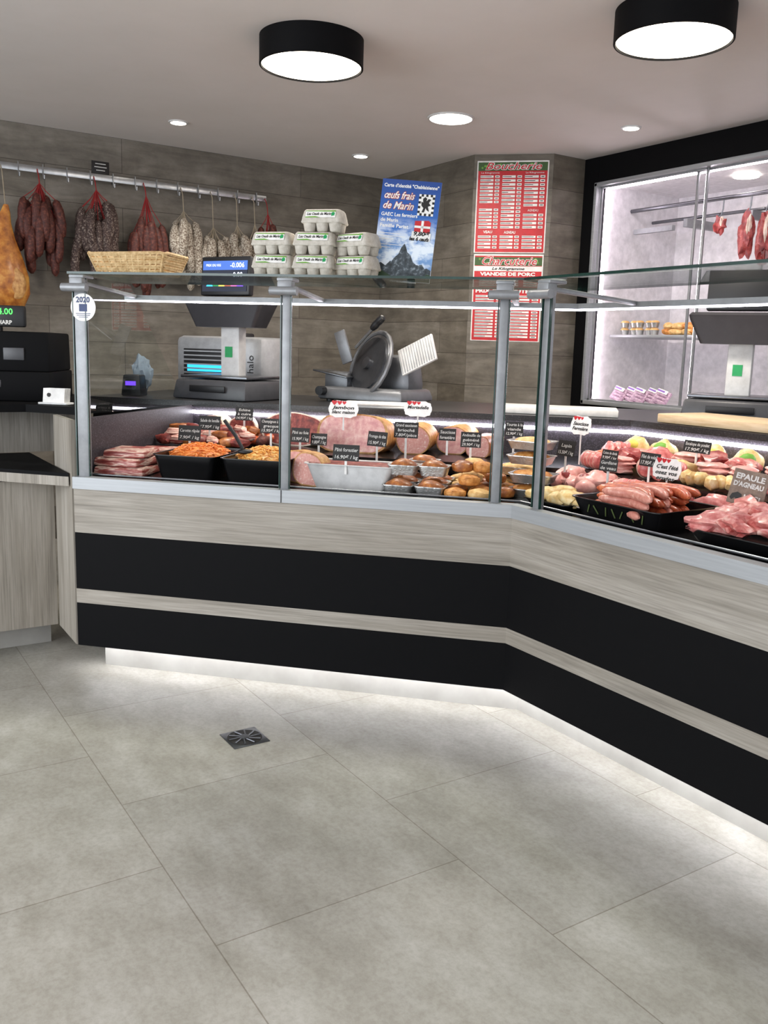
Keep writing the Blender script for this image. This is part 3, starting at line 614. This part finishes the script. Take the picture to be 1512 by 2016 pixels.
g = G()
R_ = random.Random(3)
for i in range(6): g.box((R_.uniform(-.02, .02), R_.uniform(-.01, .01), .002 + i * .003), (.34, .2, .0022), 'offw', rot=Matrix.Rotation(R_.uniform(-.12, .12), 4, 'Z'))
g.done('paper_stack', T=TM('A', .66, 1.08, .951, .05), label='loose stack of white wrapping paper sheets', category='paper')
g = G(); g.box((0, 0, .015), (.5, .24, .03), 'marble', .004); g.done('chopping_board', T=TM('A', -.1, 1.16, .951), label='white chopping board on the dark worktop', category='board')
g = G(); g.box((0, 0, .018), (.6, .28, .035), 'board', .004); g.done('chopping_board', T=TM('B', .02, 1.12, .951), label='pale wooden chopping board on the dark worktop', category='board')
g = G(); g.box((0, 0, .05), (.1, .09, .1), 'dark', .008, top=(.8, .9)); g.box((0, -.046, .06), (.05, .004, .02), 'purp'); g.done('card_terminal', T=TM('A', 1.9, 1.12, .951, .1), label='black card terminal with violet glow', category='terminal')
g = G(); g.blob((0, 0, .09), (.05, .04, .09), 'cloth', amp=.25, fr=2.5, flat=.99); g.done('folded_cloth', T=TM('A', 1.98, 1.35, .951), label='crumpled blue-grey cleaning cloth', category='cloth')
g = G(); g.box((0, 0, 0), (.08, .012, .08), 'dark', .004); g.lathe([(.022, .006), (.022, .009), (.001, .009)], 'grey', 20, T=XR); g.done('wall_socket', T=TM('B', -3.05, 1.643, 1.2), label='black square wall socket', category='socket')

# ------------------------------------------------------------------ cold cabinet
FY = 2.25
e = thing('cold_cabinet', 'built-in lit cold cabinet with black frame and sliding glass doors', 'refrigerator', Matrix.Translation((0, FY, 0)))
g = G(); g.box((-2.01, .04, 1.2), (.118, .08, 2.398), 'black'); g.box((-.7, .04, 2.318), (2.5, .08, .16), 'black'); g.box((-.7, .04, .455), (2.5, .08, .91), 'black'); g.box((.5, .04, 1.2), (.1, .08, 2.398), 'black'); g.done('frame', e, smooth=False)
g = G(); g.box((-1.94, .0, 1.575), (.022, .06, 1.33), 'alu', .002); g.box((-.75, .0, 2.232), (2.4, .06, .022), 'alu', .002); g.box((-.75, .0, .92), (2.4, .06, .025), 'alu', .002); g.done('door_track', e)
g = G(); g.box((-1.955, .42, 1.575), (.02, .68, 1.34), 'fridge'); g.box((-.75, .75, 1.575), (2.4, .02, 1.34), 'fridge'); g.box((-.75, .42, 2.25), (2.4, .68, .02), 'fridge'); g.box((-.75, .42, .915), (2.4, .68, .02), 'fridge'); g.box((.44, .42, 1.575), (.02, .68, 1.34), 'fridge'); g.done('lining', e, smooth=False, label='white inner lining')
g = G(); g.box((-1.925, .06, 1.575), (.016, .016, 1.28), 'ledpink'); g.box((-.75, .06, 2.215), (2.3, .016, .012), 'ledpink'); g.box((-1.24, .12, 1.575), (.014, .01, 1.28), 'ledpink'); g.done('light_strip', e)
for a, b, y in ((-1.93, -1.15, .008), (-1.24, -.35, .03)):
    g = G()
    for x in (a + .012, b): g.box((x, y, 1.575), (.014, .012, 1.29), 'aluw', .002)
    for z in (.937, 2.217): g.box(((a + b) / 2, y, z), (b - a, .012, .012), 'aluw')
    g.done('sliding_door', e, label='aluminium-edged sliding glass door')
for x0, x1 in ((-1.93, -1.26), (-1.22, .4)):
    g = G(); g.box(((x0 + x1) / 2, .42, 1.335), (x1 - x0, .5, .016), 'alu', .002); g.done('shelf', e)
g = G(); g.tube([(-1.94, .3, 2.11), (.4, .3, 2.11)], .012, 'steel', 12); g.tube([(-1.94, .5, 2.06), (.4, .5, 2.06)], .01, 'steel', 12); g.box((-1.6, .55, 2.02), (.03, .3, .05), 'aluw', .003); g.box((-1.15, .55, 2.02), (.03, .3, .05), 'aluw', .003); g.box((-1.75, .3, 1.98), (.3, .03, .03), 'aluw'); g.done('hanging_bar', e)
g = G(); g.lathe([(.07, -.0), (.07, -.012), (.001, -.013)], 'spot', 24, c=(-1.2, .4, 2.24)); g.done('lamp', e)  # glowing disc standing in for a round ceiling light's reflection, not a cabinet fitting

for i, (x, sc, m, lab) in enumerate(((-1.27, (.035, .025, .05), 'meatd', 'small red meat joint hanging from a hook'), (-1.09, (.045, .03, .115), 'meatd', 'side of red meat hanging from a steel hook'), (-.98, (.045, .03, .14), 'meatd', 'large red meat quarter hanging from a steel hook'), (-.86, (.05, .03, .15), 'meatd', 'large red meat quarter hanging from a steel hook'))):
    e = thing('hanging_meat', lab, 'meat', Matrix.Translation((x, 2.55, 2.1)), 'meat hanging in the cold cabinet')
    g = G(); g.tube([(0, 0, .015), (.012, 0, .02), (.012, 0, -.05), (0, 0, -.09), (-.01, 0, -.07)], .004, 'steel', 6); g.done('hook', e)
    g = G(); g.blob((0, 0, -.085 - sc[2]), sc, m, amp=.3, fr=2.2, seed=i + 3); g.blob((sc[0] * .5, -sc[1] * .5, -.085 - sc[2] * .7), (sc[0] * .25, sc[1] * .6, sc[2] * .5), 'fat', amp=.25, seed=i + 8)
    g.done('joint', e)
g = G(); g.box((0, 0, .02), (.36, .22, .025), 'board', .004); g.done('butcher_block', T=Matrix.Translation((-1.0, 2.62, 1.343)), label='pale wooden board on the cabinet shelf', category='board')
for i in range(5):
    for k in range(2):
        g = G(); g.lathe([(.02, 0), (.026, .028), (.028, .03), (.026, .034), (.018, .042), (.001, .044)], 'pastry', 16)
        g.lathe([(.0215, .001), (.0275, .027), (.0285, .0295)], 'foil', 16, caps=False); g.done('small_tart', T=Matrix.Translation((-1.88 + .06 * i, 2.5 + .02 * (i % 2), 1.3445 + k * .045)), label='small golden tart in a foil cup', category='tart', group='tarts on the cabinet shelf')
for i in range(12):
    g = G(); Rr = random.Random(i); g.blob((0, 0, .02), (.05, .025, .021), 'pastry' if i % 3 else 'crust', amp=.15, seed=i, flat=.9); g.done('pastry', T=Matrix.Translation((-1.53 + .07 * (i % 4) + Rr.uniform(-.01, .01), 2.5 + .06 * (i // 8), 1.345 + .033 * ((i // 4) % 2))) @ Matrix.Rotation(Rr.uniform(-.5, .5), 4, 'Z'), label='small golden puff pastry', category='pastry', group='pastries on the cabinet shelf')
for i in range(5):
    e = thing('sausage_pack', 'vacuum pack of sausages in mauve film with violet label', 'packaged sausage', Matrix.Translation((-1.85 + .085 * i, 2.42 + .02 * (i % 2), .93)) @ Matrix.Rotation(-.5, 4, 'X') @ Matrix.Rotation(.25, 4, 'Y'), 'packs in the cold cabinet')
    g = G(); g.box((0, 0, .05), (.115, .02, .09), 'mauve', .008)
    for q in range(3): g.sausage([(-.05, -.012, .02 + q * .02), (0, -.014, .02 + q * .02), (.05, -.012, .02 + q * .02)], .008, 'mauve', 6)
    g.done('pack', e)
    g = G(); g.box((0, -.022, .08), (.085, .002, .024), 'offw'); g.box((-.01, -.0235, .081), (.06, .001, .010), 'violet'); g.done('label', e)

# ------------------------------------------------------------------ food in the counters
def dish(g, w, d, hh, mat, tp=.86, r=.02, rim=.006, th=.004, fill=.35, mfill=None):
    g.loops([rr(w * tp, d * tp, 0, r), rr(w, d, hh, r), rr(w + 2 * rim, d + 2 * rim, hh, r + rim), rr(w + 2 * rim, d + 2 * rim, hh + .003, r + rim), rr(w - th, d - th, hh + .002, r), rr((w - 2 * th) * (tp + (1 - tp) * fill), (d - 2 * th) * (tp + (1 - tp) * fill), hh * fill, r * .9)], mat, mcap=mfill)
def tray(fr, u, v, z, w, d, hh, rz, lab, mat='gloss', marks=False, **k):
    g = G(); dish(g, w, d, hh, mat, fill=.12, **k)
    if marks:
        for i, (x, a) in enumerate(((-.1, .5), (-.07, -.5), (-.03, .2), (.0, -.3), (.03, .6), (.07, -.4), (.11, .3))): g.box((x, -d / 2 * .93 - .0035, hh * .5), (.004, .001, .03), 'olive', rot=Matrix.Rotation(a, 4, 'Y') @ Matrix.Rotation(.3, 4, 'X'))
    return g.done('food_tray', T=TM(fr, u, v, z, rz), label=lab, category='tray', group='display trays')
D0, D1 = .7205, .7905
def shred(fr, u, v, z, w, d, hh, n, mat, lab, seed):
    Rr = random.Random(seed); g = G(); g.blob((0, 0, hh * .35), (w * .46, d * .46, hh * .6), mat, amp=.1, fr=3, flat=.55)
    for i in range(n):
        a = Rr.random() * 2 * PI; q = math.sqrt(Rr.random()); x = math.cos(a) * q * w * .45; y = math.sin(a) * q * d * .45; zz = hh * (.35 + .62 * math.sqrt(max(0, 1 - q * q * .9))) + Rr.uniform(-.004, .006); b = Rr.random() * PI; l = .014
        g.tube([(x - l * math.cos(b), y - l * math.sin(b), zz + Rr.uniform(-.004, .004)), (x, y, zz + .004), (x + l * math.cos(b), y + l * math.sin(b), zz + Rr.uniform(-.004, .004))], .0022, mat, 4)
    g.done('grated_salad', T=TM(fr, u, v, z), label=lab, category='salad', kind='stuff')
tray('A', 1.185, .27, D0, .235, .3, .085, 0, 'deep black tray beneath a grated carrot salad'); shred('A', 1.185, .27, D0 + .03, .225, .28, .085, 260, 'carrot', 'heap of orange grated carrot in a black tray', 1)
tray('A', .925, .27, D0, .235, .3, .085, 0, 'deep black tray holding a mixed orange salad'); shred('A', .925, .27, D0 + .03, .225, .28, .085, 240, 'salad', 'heap of golden mixed vegetable salad', 2)
g = G(); g.tube([(0, 0, 0), (-.03, 0, .05), (-.07, 0, .1)], .007, 'dark', 8); g.blob((.01, 0, -.01), (.03, .02, .01), 'dark', amp=0); g.done('serving_spoon', T=TM('A', .99, .2, .835), label='black serving spoon resting in the salad', category='spoon')

def slab(g, w, hgt, y0, y1, face, side, seed, T=None, e=2.6, flat=.9):
    pts = []
    for k in range(36):
        a = 2 * PI * k / 36; c, s = math.cos(a), math.sin(a)
        x = w / 2 * math.copysign(abs(c) ** (2 / e), c); z = hgt / 2 * math.copysign(abs(s) ** (2 / e), s); d = 1 + .05 * noise.noise(Vector((c * 1.5, s * 1.5, seed)))
        pts.append((x * d, max(z * d, -hgt / 2 * flat) + hgt / 2 * flat))
    TT = (T or Matrix()) @ XR
    g.prism(pts, -y1, -y0, side, T=TT)
    ins = [((x) * .93, (z - hgt * .45) * .93 + hgt * .45) for x, z in pts]
    g.prism(ins, -y0, -y0 + .0015, face, T=TT)
for i, (u, v, z, w, d, hh, rz) in enumerate(((1.44, .2, D0, .19, .2, .034, .1), (1.44, .2, D0 + .0345, .18, .19, .03, -.05), (1.43, .21, D0 + .065, .16, .17, .028, .12), (1.42, .42, D0, .18, .14, .04, 0), (1.42, .42, D0 + .0405, .16, .13, .035, .2))):
    g = G(); g.box((0, 0, hh / 2), (w, d, hh), 'bacon', .009, top=(.96, .95)); g.done('bacon_slab', T=TM('A', u, v, z, rz), label='slab of smoked bacon in layered red and white', category='bacon', group='stacked bacon slabs')
for i in range(21):
    Rr = random.Random(i + 50); g = G(); g.blob((0, 0, .022), (.05, .024, .022), ('dried', 'bacon', 'crust2')[i % 3], amp=.2, seed=i, sub=2, flat=.9)
    g.done('smoked_meat_piece', T=TM('A', 1.48 - .055 * (i % 7) + Rr.uniform(-.01, .01), .58 + .075 * (i // 7), D1 + .018 * (i // 7), Rr.uniform(-1, 1)), label='strip of dark smoked meat', category='meat', group='smoked meat pieces')
for i in range(10):
    Rr = random.Random(i + 80); g = G(); g.sausage([(-.05, 0, .022), (0, .01, .024), (.05, 0, .022)], .021, 'dsaus' if i % 3 else 'merg')
    g.done('smoked_sausage', T=TM('A', 1.32 - .06 * (i % 5), .68 + .13 * (i // 5), D1 + .0, Rr.uniform(-.5, .5) + 1.2), label='short smoked sausage lying on the deck', category='sausage', group='smoked sausages on the deck')
for i in range(3):
    g = G(); slab(g, .12, .11, 0, .07, 'dried' if i % 2 else 'bacon', 'fat', 3 + i); g.done('dried_ham_block', T=TM('A', 1.4 - .14 * i, .88, D1, (-.3, .2, -.1)[i]), label='cut block of dark dried ham with white fat edge', category='ham', group='dried ham blocks')
g = G(); slab(g, .30, .15, 0, .08, 'dried', 'fat', 9, e=2.2); g.done('dried_ham', T=TM('A', 1.0, .78, D1, -.1, -.25), label='large sliced dry ham with dark red face', category='ham')
for i, (u, rz) in enumerate(((.79, -.5), (.735, -.45))):
    g = G(); slab(g, .15, .125, 0, .045, 'ham' if i == 0 else 'mort', 'rind', 20 + i, e=2.2); g.done('rolled_ham', T=TM('A', u, .22 - i * .05, D0, rz), label='rolled ham slice block with golden rind', category='ham', group='rinded ham pieces')
g = G(); slab(g, .30, .165, 0, .16, 'ham', 'rind', 31, e=2.8); g.done('cooked_ham', T=TM('A', .70, .64, D1, 0, -.1), label='large cooked ham cut to show pale pink meat', category='ham')
g = G(); slab(g, .14, .125, 0, .2, 'mort', 'rind', 32, e=2); g.done('mortadella', T=TM('A', .46, .70, D1, 0), label='round mortadella cut face speckled with fat', category='mortadella')
g = G(); slab(g, .14, .12, 0, .2, 'ham', 'rind', 33, e=2.1); g.done('cooked_ham', T=TM('A', .31, .78, D1, -.1), label='round pink ham cut end with thin rind', category='ham')
g = G(); slab(g, .1, .09, 0, .16, 'mort', 'crust2', 34, e=3); g.done('pate_in_crust', T=TM('A', .2, .72, D1, -.2), label='pâté baked in brown crust, cut open', category='pâté')
e = thing('terrine_dish', 'white rectangular terrine dish filled with dark pâté', 'terrine', TM('A', .575, .2, D0, .0))
g = G(); dish(g, .31, .15, .085, M['white'], tp=.8, rim=.01, fill=.8); g.done('dish', e)
g = G(); g.loops([rr(.28, .125, .066, .018), rr(.285, .13, .078, .018), rr(.26, .11, .086, .018)], 'dried'); g.done('pate', e, label='dark brown pâté')

def pie(fr, u, v, z, rz, w=.1, d=.075, mat='crust2', lab='small loaf pie with browned crust in a foil tray', hh=.032, dome=.028):
    e = thing('foil_pie', lab, 'pie', TM(fr, u, v, z, rz), 'foil tray pies')
    g = G(); dish(g, w, d, hh, M['foil'], tp=.84, r=.012, rim=.004, fill=.8); g.done('foil_tray', e)
    g = G(); g.blob((0, 0, hh * .8), (w * .47, d * .47, dome), mat, amp=.06, seed=u * 9, flat=.05); g.done('crust', e)
for (u, v, z) in ((.395, .12, D0), (.285, .12, D0), (.395, .225, D0), (.29, .225, D0), (.39, .17, D0 + .062), (.285, .18, D0 + .062), (.39, .33, D0), (.29, .33, D0), (.345, .33, D0 + .062)):
    pie('A', u, v, z, RND.uniform(-.12, .12))
for i, (u, v, z) in enumerate(((.2, .1, D0), (.12, .1, D0), (.205, .19, D0), (.125, .19, D0), (.2, .28, D0), (.12, .28, D0), (.16, .15, D0 + .04), (.16, .24, D0 + .04), (.045, .19, D0), (.04, .28, D0), (.2, .37, D0), (.12, .37, D0), (.16, .34, D0 + .04), (.16, .29, D0 + .08), (.19, .19, D0 + .08), (.12, .2, D0 + .08), (.23, .45, D0), (.15, .46, D0), (.19, .43, D0 + .04), (.07, .36, D0), (.08, .25, D0 + .04))):
    Rr = random.Random(i); g = G(); m = ('crust', 'pastry', 'crust2')[i % 3]
    g.lathe([(.026, 0), (.034, .004), (.038, .018), (.036, .026)], m, 20); g.blob((0, 0, .022), (.036, .036, .016), m, amp=.14, fr=2.5, seed=i, sub=2, flat=.3); g.done('round_pastry', T=TM('A', u, v, z, Rr.random()), label='round golden meat pastry', category='pastry', group='golden round pastries')
for i, (x, y, z, rz) in enumerate(((-.13, .2, D0, .5), (-.30, .28, D0, .45), (-.13, .2, D0 + .052, .55), (-.30, .28, D0 + .052, .35), (-.20, .25, D0 + .104, .5), (-.2, .25, D0 + .156, .4))):
    pie('B', x, y, z, rz, w=.15, d=.105, mat='pastry' if i % 2 else 'crust', lab='rectangular golden tart in a foil tray', hh=.028, dome=.02)
# ---- B counter
tray('B', .05, .17, D0, .2, .17, .02, 0, 'shallow black tray beneath chicken pieces')
for i in range(7):
    Rr = random.Random(i + 5); e = thing('chicken_leg', 'raw yellow-skinned chicken leg', 'chicken', TM('B', -.015 + .045 * (i % 4), .12 + .07 * (i // 4), D0 + .006 + .012 * (i % 2), Rr.uniform(-.4, .8)), 'raw chicken legs')
    g = G(); g.blob((0, 0, .024), (.046, .03, .023), 'poultry', amp=.12, seed=i, sub=2, flat=.95); g.sausage([(.02, 0, .018), (.05, .008, .016), (.08, .01, .014)], .013, 'poultry'); g.done('thigh', e)
    g = G(); g.sausage([(.075, .01, .014), (.09, .012, .014), (.1, .012, .014)], .006, 'fat', 8); g.done('bone_end', e)
et = tray('B', .33, .23, D0, .34, .27, .055, 0, 'black tray with faded green lettering on its side under sausages', marks=True)
for i in range(24):
    Rr = random.Random(i + 30); la = i // 8; j = i % 8
    g = G(); m = 'merg' if i % 4 else 'sausp'
    g.sausage([(-.1, -.01, 0), (0, .015, .004), (.1, -.008, 0)], .0155, m)
    g.done('fresh_sausage', T=TM('B', .33 + Rr.uniform(-.04, .05), .115 + .03 * j + (la % 2) * .013, D0 + .035 + la * .026, Rr.uniform(-.35, .3)), label='fresh orange-red sausage piled in a black tray', category='sausage', group='fresh sausages in the tray')
tray('B', .77, .23, D0, .36, .27, .035, 0, 'black tray beneath raw lamb pieces')
for i in range(12):
    Rr = random.Random(i + 60); g = G(); g.blob((0, 0, .03), (Rr.uniform(.06, .08), Rr.uniform(.035, .05), .03), 'lamb' if i % 3 else 'meat', amp=.28, fr=1.8, seed=i + 2, flat=.9)
    g.done('lamb_shoulder', T=TM('B', .64 + .085 * (i % 4), .14 + .08 * (i // 4), D0 + .02 + .014 * (i % 3), Rr.random() * 3), label='raw lamb shoulder piece with white fat', category='meat', group='raw lamb pieces')
for i, (u, v) in enumerate(((-.2, .45), (-.07, .43))):
    e = thing('rabbit', 'skinned pale pink rabbit laid on the deck', 'rabbit meat', TM('B', u, v, D0, .4 - i * .5), 'skinned rabbits')
    g = G(); g.blob((0, 0, .045), (.05, .075, .044), 'meatp', amp=.14, seed=i, flat=.95); g.blob((-.03, -.06, .035), (.024, .045, .026), 'meatp', amp=.1, sub=2, seed=2); g.blob((.03, -.06, .035), (.024, .045, .026), 'meatp', amp=.1, sub=2, seed=4); g.blob((0, .07, .05), (.028, .035, .027), 'meatp', amp=.1, sub=2, seed=5); g.done('body', e)
    g = G(); g.blob((0, -.04, .06), (.022, .03, .02), 'meatd', amp=.1, sub=2); g.done('liver', e)
n = 0
rows = ((.47, D0, [.06, .17, .28, .39, .5, .61, .73, .85], 0), (.57, D1, [-.2, -.09, .02, .13, .24, .35, .46, .58, .7], 1), (.68, D1 + .01, [-.25, -.13, -.01, .11, .23, .35, .47, .59, .71], 2), (.79, D1 + .02, [-.32, -.2, -.08, .04, .16, .28, .40, .52, .64], 3))
for (v, z, us, row) in rows:
    for j, u in enumerate(us):
        n += 1; Rr = random.Random(n * 13); kind = (n * 5 + row * 2 + j * j) % 7
        T = TM('B', u + Rr.uniform(-.012, .012), v + Rr.uniform(-.012, .012), z, Rr.uniform(-.9, .9), s=Rr.uniform(.85, .98))
        g = G()
        if kind in (0, 3):
            mt = 'sausp' if kind == 0 else 'merg'
            for q in range(5): g.sausage([(-.065, -.045 + q * .024, .016 + .014 * (q % 2)), (0, -.038 + q * .024, .024 + .014 * (q % 2)), (.065, -.045 + q * .024, .016 + .014 * (q % 2))], .014, mt)
            g.done('sausage_row', T=T, label='row of linked fresh pink sausages' if kind == 0 else 'row of spicy orange-red fresh sausages', category='sausage', group='linked fresh sausages')
        elif kind == 1:
            for q in range(4): g.blob((0, -.04 + q * .026, .038), (.058, .012, .04), 'meat', amp=.16, seed=n + q, sub=2, flat=.9, rot=(-.45, 0, 0))
            g.done('pork_chops', T=T, label='overlapping raw pork chops', category='meat', group='raw pork chops')
        elif kind == 4:
            for q in range(4): g.blob((Rr.uniform(-.01, .01), 0, .012 + q * .014), (.062, .045, .012), 'meatp', amp=.14, seed=n + q, sub=2, rot=(0, 0, Rr.random()))
            g.done('escalope_stack', T=T, label='stack of pale pink veal escalopes', category='meat', group='stacked escalopes')
        elif kind == 5:
            g.sausage([(-.07, 0, .038), (0, 0, .04), (.07, 0, .038)], .036, 'meat', 14)
            for q in range(5): g.lathe([(.037, -.001), (.038, 0), (.037, .001)], 'fat', 18, T=Matrix.Translation((-.045 + q * .0225, 0, .039)) @ Matrix.Rotation(PI / 2, 4, 'Y'), caps=False)
            g.done('tied_roast', T=T, label='rolled raw roast tied with white string', category='meat', group='tied roasts')
        elif kind == 6:
            for q in range(3): g.blob((-.03 + q * .03, Rr.uniform(-.01, .01), .03), (.026, .042, .028), 'poultry', amp=.15, seed=n + q, sub=2, flat=.95)
            g.done('poultry_pieces', T=T, label='pale yellow raw poultry pieces side by side', category='poultry', group='raw poultry pieces')
        else:
            g.blob((0, 0, .036), (.062, .045, .038), 'meatd' if n % 2 else 'lamb', amp=.22, fr=1.9, seed=n, flat=.85)
            g.done('meat_joint', T=T, label='raw red beef joint' if n % 2 else 'raw pink meat joint with pale fat', category='meat', group='raw meat joints')
for i, (u, v) in enumerate(((-.30, .9), (-.17, .9), (.06, .9), (.2, .9))):
    e = thing('wrapped_poultry', 'film-wrapped pale poultry with yellow and red label', 'poultry', TM('B', u, v, D1, .2 * i), 'wrapped poultry')
    g = G(); g.blob((0, 0, .05), (.055, .04, .055), 'poultry', amp=.1, seed=i, flat=.9); g.done('bird', e)
    g = G(); g.blob((0, -.02, .065), (.033, .026, .03), 'lgreen' if i % 2 else 'ylab', amp=.02, sub=2); g.done('label', e)

# ------------------------------------------------------------------ price cards
def card(fr, u, v, z, lines, w=.095, hh=.06, rz=0, stem=.06, kind='black'):
    g = G(); T = Matrix.Rotation(-.18, 4, 'X')
    if kind == 'black':
        w *= .93; hh *= .93
        g.box((0, 0, 0), (w, .002, hh), 'ink', rot=T)
        n_ = len(lines); sz = min(.0172, hh / (n_ + .4) * .9)
        for i, t in enumerate(lines): g.text(t, sz, 'chalk', (0, -.0016, hh / 2 - (i + .95) * hh / (n_ + .25)), T=T, w=min(w * .88, len(t) * sz * .58), off=.0002, shear=.1)
        g.box((0, -.001, -hh / 2 - stem / 2 + .004), (.008, .003, stem), 'offw')
        g.done('price_card', T=TM(fr, u, v, z, rz), smooth=False, label='small black slate price card with white writing', category='price tag', group='black price cards')
    else:
        pts = []
        for k in range(40):
            a = 2 * PI * k / 40; c_, s_ = math.cos(a), math.sin(a)
            pts.append((w / 2 * math.copysign(abs(c_) ** .6, c_) * (1 + .03 * math.cos(10 * a)), hh / 2 * math.copysign(abs(s_) ** .6, s_) * (1 + .05 * math.cos(10 * a))))
        g.prism(pts, 0, .002, 'offw', T=T @ XR)
        for (cx_, s_) in ((-.32, .095), (-.14, .085), (.02, .07)):
            hp = []
            for k in range(16):
                t_ = 2 * PI * k / 16; hp.append((w * cx_ + w * s_ * math.sin(t_) ** 3, hh * .38 + w * s_ / 16 * (13 * math.cos(t_) - 5 * math.cos(2 * t_) - 2 * math.cos(3 * t_))))
            g.prism(hp, .002, .0026, 'red', T=T @ XR)
        for i, t in enumerate(lines): g.text(t, .018, 'ink', (0, -.0032, .0 - i * .018), T=T, w=w * .78, off=.0005, shear=.25)
        g.box((0, .002, -hh / 2 - stem / 2 + .01), (.006, .002, stem), 'offw')
        g.done('heart_price_tag', T=TM(fr, u, v, z, rz), smooth=False, label='white scalloped tag with red hearts and handwriting', category='price tag', group='handwritten white tags')
card('A', 1.31, .45, .855, ['Carotte râpée', '7.90€ / kg'], .1, .065)
card('A', 1.29, .6, .885, ['Salade de lentille', '17.95€ / kg'], .1, .062)
card('A', 1.21, .78, .915, ['Echine', 'à cuire', '14.95€ / kg'], .085, .06)
card('A', .99, .5, .895, ['Champignon à la', 'grecque', '15.95€ / kg'], .095, .062, stem=.12)
card('A', .87, .5, .865, ['Pâté au foie', '15.90€ / kg'], .08, .06)
card('A', .80, .52, .85, ['Champagne', '9.80€ / kg'], .07, .05)
card('A', .585, .125, .85, ['Pâté forestier', '16.90€ / kg'], .1, .06, stem=.05)
card('A', .55, .45, .87, ['Fromage de tête', '15.90€ / kg'], .095, .06, stem=.1, rz=-.4)
card('A', .45, .5, .905, ['Grand saucisson', 'brioché', '7.80€/pièce'], .1, .065, stem=.12)
card('A', .19, .4, .89, ['Andouille de', 'guéméné', '29.90€ / kg'], .08, .06)
card('A', .3, .56, .89, ['Saucisse', 'forestière'], .07, .05)
card('A', .05, .6, .92, ['Tourte à la', 'viande', '12.90€ / kg'], .075, .06, stem=.12)
card('B', -.165, .38, .878, ['Lapin', '15.50€ / kg'], .09, .06)
card('B', -.07, .5, .86, ['Cuisse de dinde', '9.90€ / kg'], .08, .04)
card('B', .02, .4, .84, ['Gardiane', 'de veau'], .07, .045, rz=.3)
card('B', .11, .5, .865, ['Filet de volaille', '17.95€ / kg'], .09, .05)
card('B', .14, .7, .905, ['Escalope de poulet', '17.90€ / kg'], .12, .045)
card('A', .73, .62, .965, ['Jambon', 'blanc maison'], .12, .068, kind='h')
card('A', .44, .68, .975, ['Mortadelle'], .11, .062, kind='h')
card('B', -.24, .52, .95, ['Saucisse', 'Fermière'], .1, .07, kind='h', stem=.12)
card('B', .25, .42, .855, ["C'est l'été", 'osez vos', 'envies'], .11, .07, kind='h')
g = G(); T = Matrix.Rotation(.1, 4, 'Y') @ Matrix.Rotation(-.2, 4, 'X'); g.box((0, 0, 0), (.105, .006, .1), 'bronze', .002, rot=T)
g.text('EPAULE', .022, 'chalk', (0, -.0042, .023), T=T, w=.085, off=.0008); g.text("D'AGNEAU", .019, 'chalk', (0, -.0042, .002), T=T, w=.088, off=.0008); g.text('19.€L', .024, 'chalk', (.02, -.0042, -.035), T=T, w=.055, off=.001)
g.prism([(-.045, -.035), (-.04, -.022), (-.025, -.015), (-.012, -.02), (-.01, -.03), (-.018, -.03), (-.02, -.04), (-.03, -.032), (-.038, -.04)], .004, .0045, 'ink', T=T @ XR); g.box((0, .001, -.09), (.012, .003, .1), 'dark')
g.done('slate_sign', T=TM('B', .61, .33, .85, .15), smooth=False, label='brown slate sign reading shoulder of lamb price', category='price tag')

# ------------------------------------------------------------------ lights, world
def area(name, loc, target, size, sy, energy, col):
    l = bpy.data.lights.new(name, 'AREA'); l.shape = 'RECTANGLE'; l.size = size; l.size_y = sy; l.energy = energy; l.color = col
    o = bpy.data.objects.new(name, l); bpy.context.collection.objects.link(o); o.location = loc
    o.rotation_euler = (Vector(target) - Vector(loc)).to_track_quat('-Z', 'Y').to_euler(); return o
area('shop_window_daylight', (.0, -4.8, 1.5), (-1.0, .0, .2), 3.6, 2.2, 135, (.9, .95, 1))
for (x, y, p) in ((-1.21, -.11, 22), (-.15, .755, 20), (-1.81, 1.02, 14)):
    l = bpy.data.lights.new('lamp_light', 'AREA'); l.shape = 'DISK'; l.size = .36; l.energy = p; l.color = (1, .92, .82)
    o = bpy.data.objects.new('lamp_light', l); bpy.context.collection.objects.link(o); o.location = (x, y, CE - .115)
for (x, y) in ((-2.84, -.07), (-2.90, 1.13), (-1.35, 1.86)):
    l = bpy.data.lights.new('spot_light', 'SPOT'); l.spot_size = 1.7; l.spot_blend = .8; l.energy = 34; l.color = (1, .94, .87); l.shadow_soft_size = .04
    o = bpy.data.objects.new('spot_light', l); bpy.context.collection.objects.link(o); o.location = (x, y, CE - .02)
w = bpy.data.worlds.new('World'); scene.world = w; w.use_nodes = True
bg = w.node_tree.nodes['Background']; bg.inputs[0].default_value = (.91, .94, 1, 1); bg.inputs[1].default_value = 1.6

# ------------------------------------------------------------------ camera
f, p, r, b = 1747.4, math.radians(9.404), math.radians(1.778), math.radians(33.34)
R0 = Vector((math.sin(b), math.cos(b), 0)); Fh = Vector((-math.cos(b), math.sin(b), 0)); Z = Vector((0, 0, 1))
F = Fh * math.cos(p) - Z * math.sin(p); U0 = Fh * math.sin(p) + Z * math.cos(p)
R = R0 * math.cos(r) + U0 * math.sin(r); U = -R0 * math.sin(r) + U0 * math.cos(r)
cd = bpy.data.cameras.new('camera'); cam = bpy.data.objects.new('camera', cd); bpy.context.collection.objects.link(cam)
m = Matrix.Identity(4)
for i in range(3): m[i][0] = R[i]; m[i][1] = U[i]; m[i][2] = -F[i]
m.translation = Vector((2.1186, -1.8523, 1.2)); cam.matrix_world = m
cd.sensor_width = 36; cd.lens = f / 2016 * 36; cd.shift_x = -17.1 / 2016; cd.shift_y = -27.7 / 2016; cd.clip_start = .05
scene.camera = cam
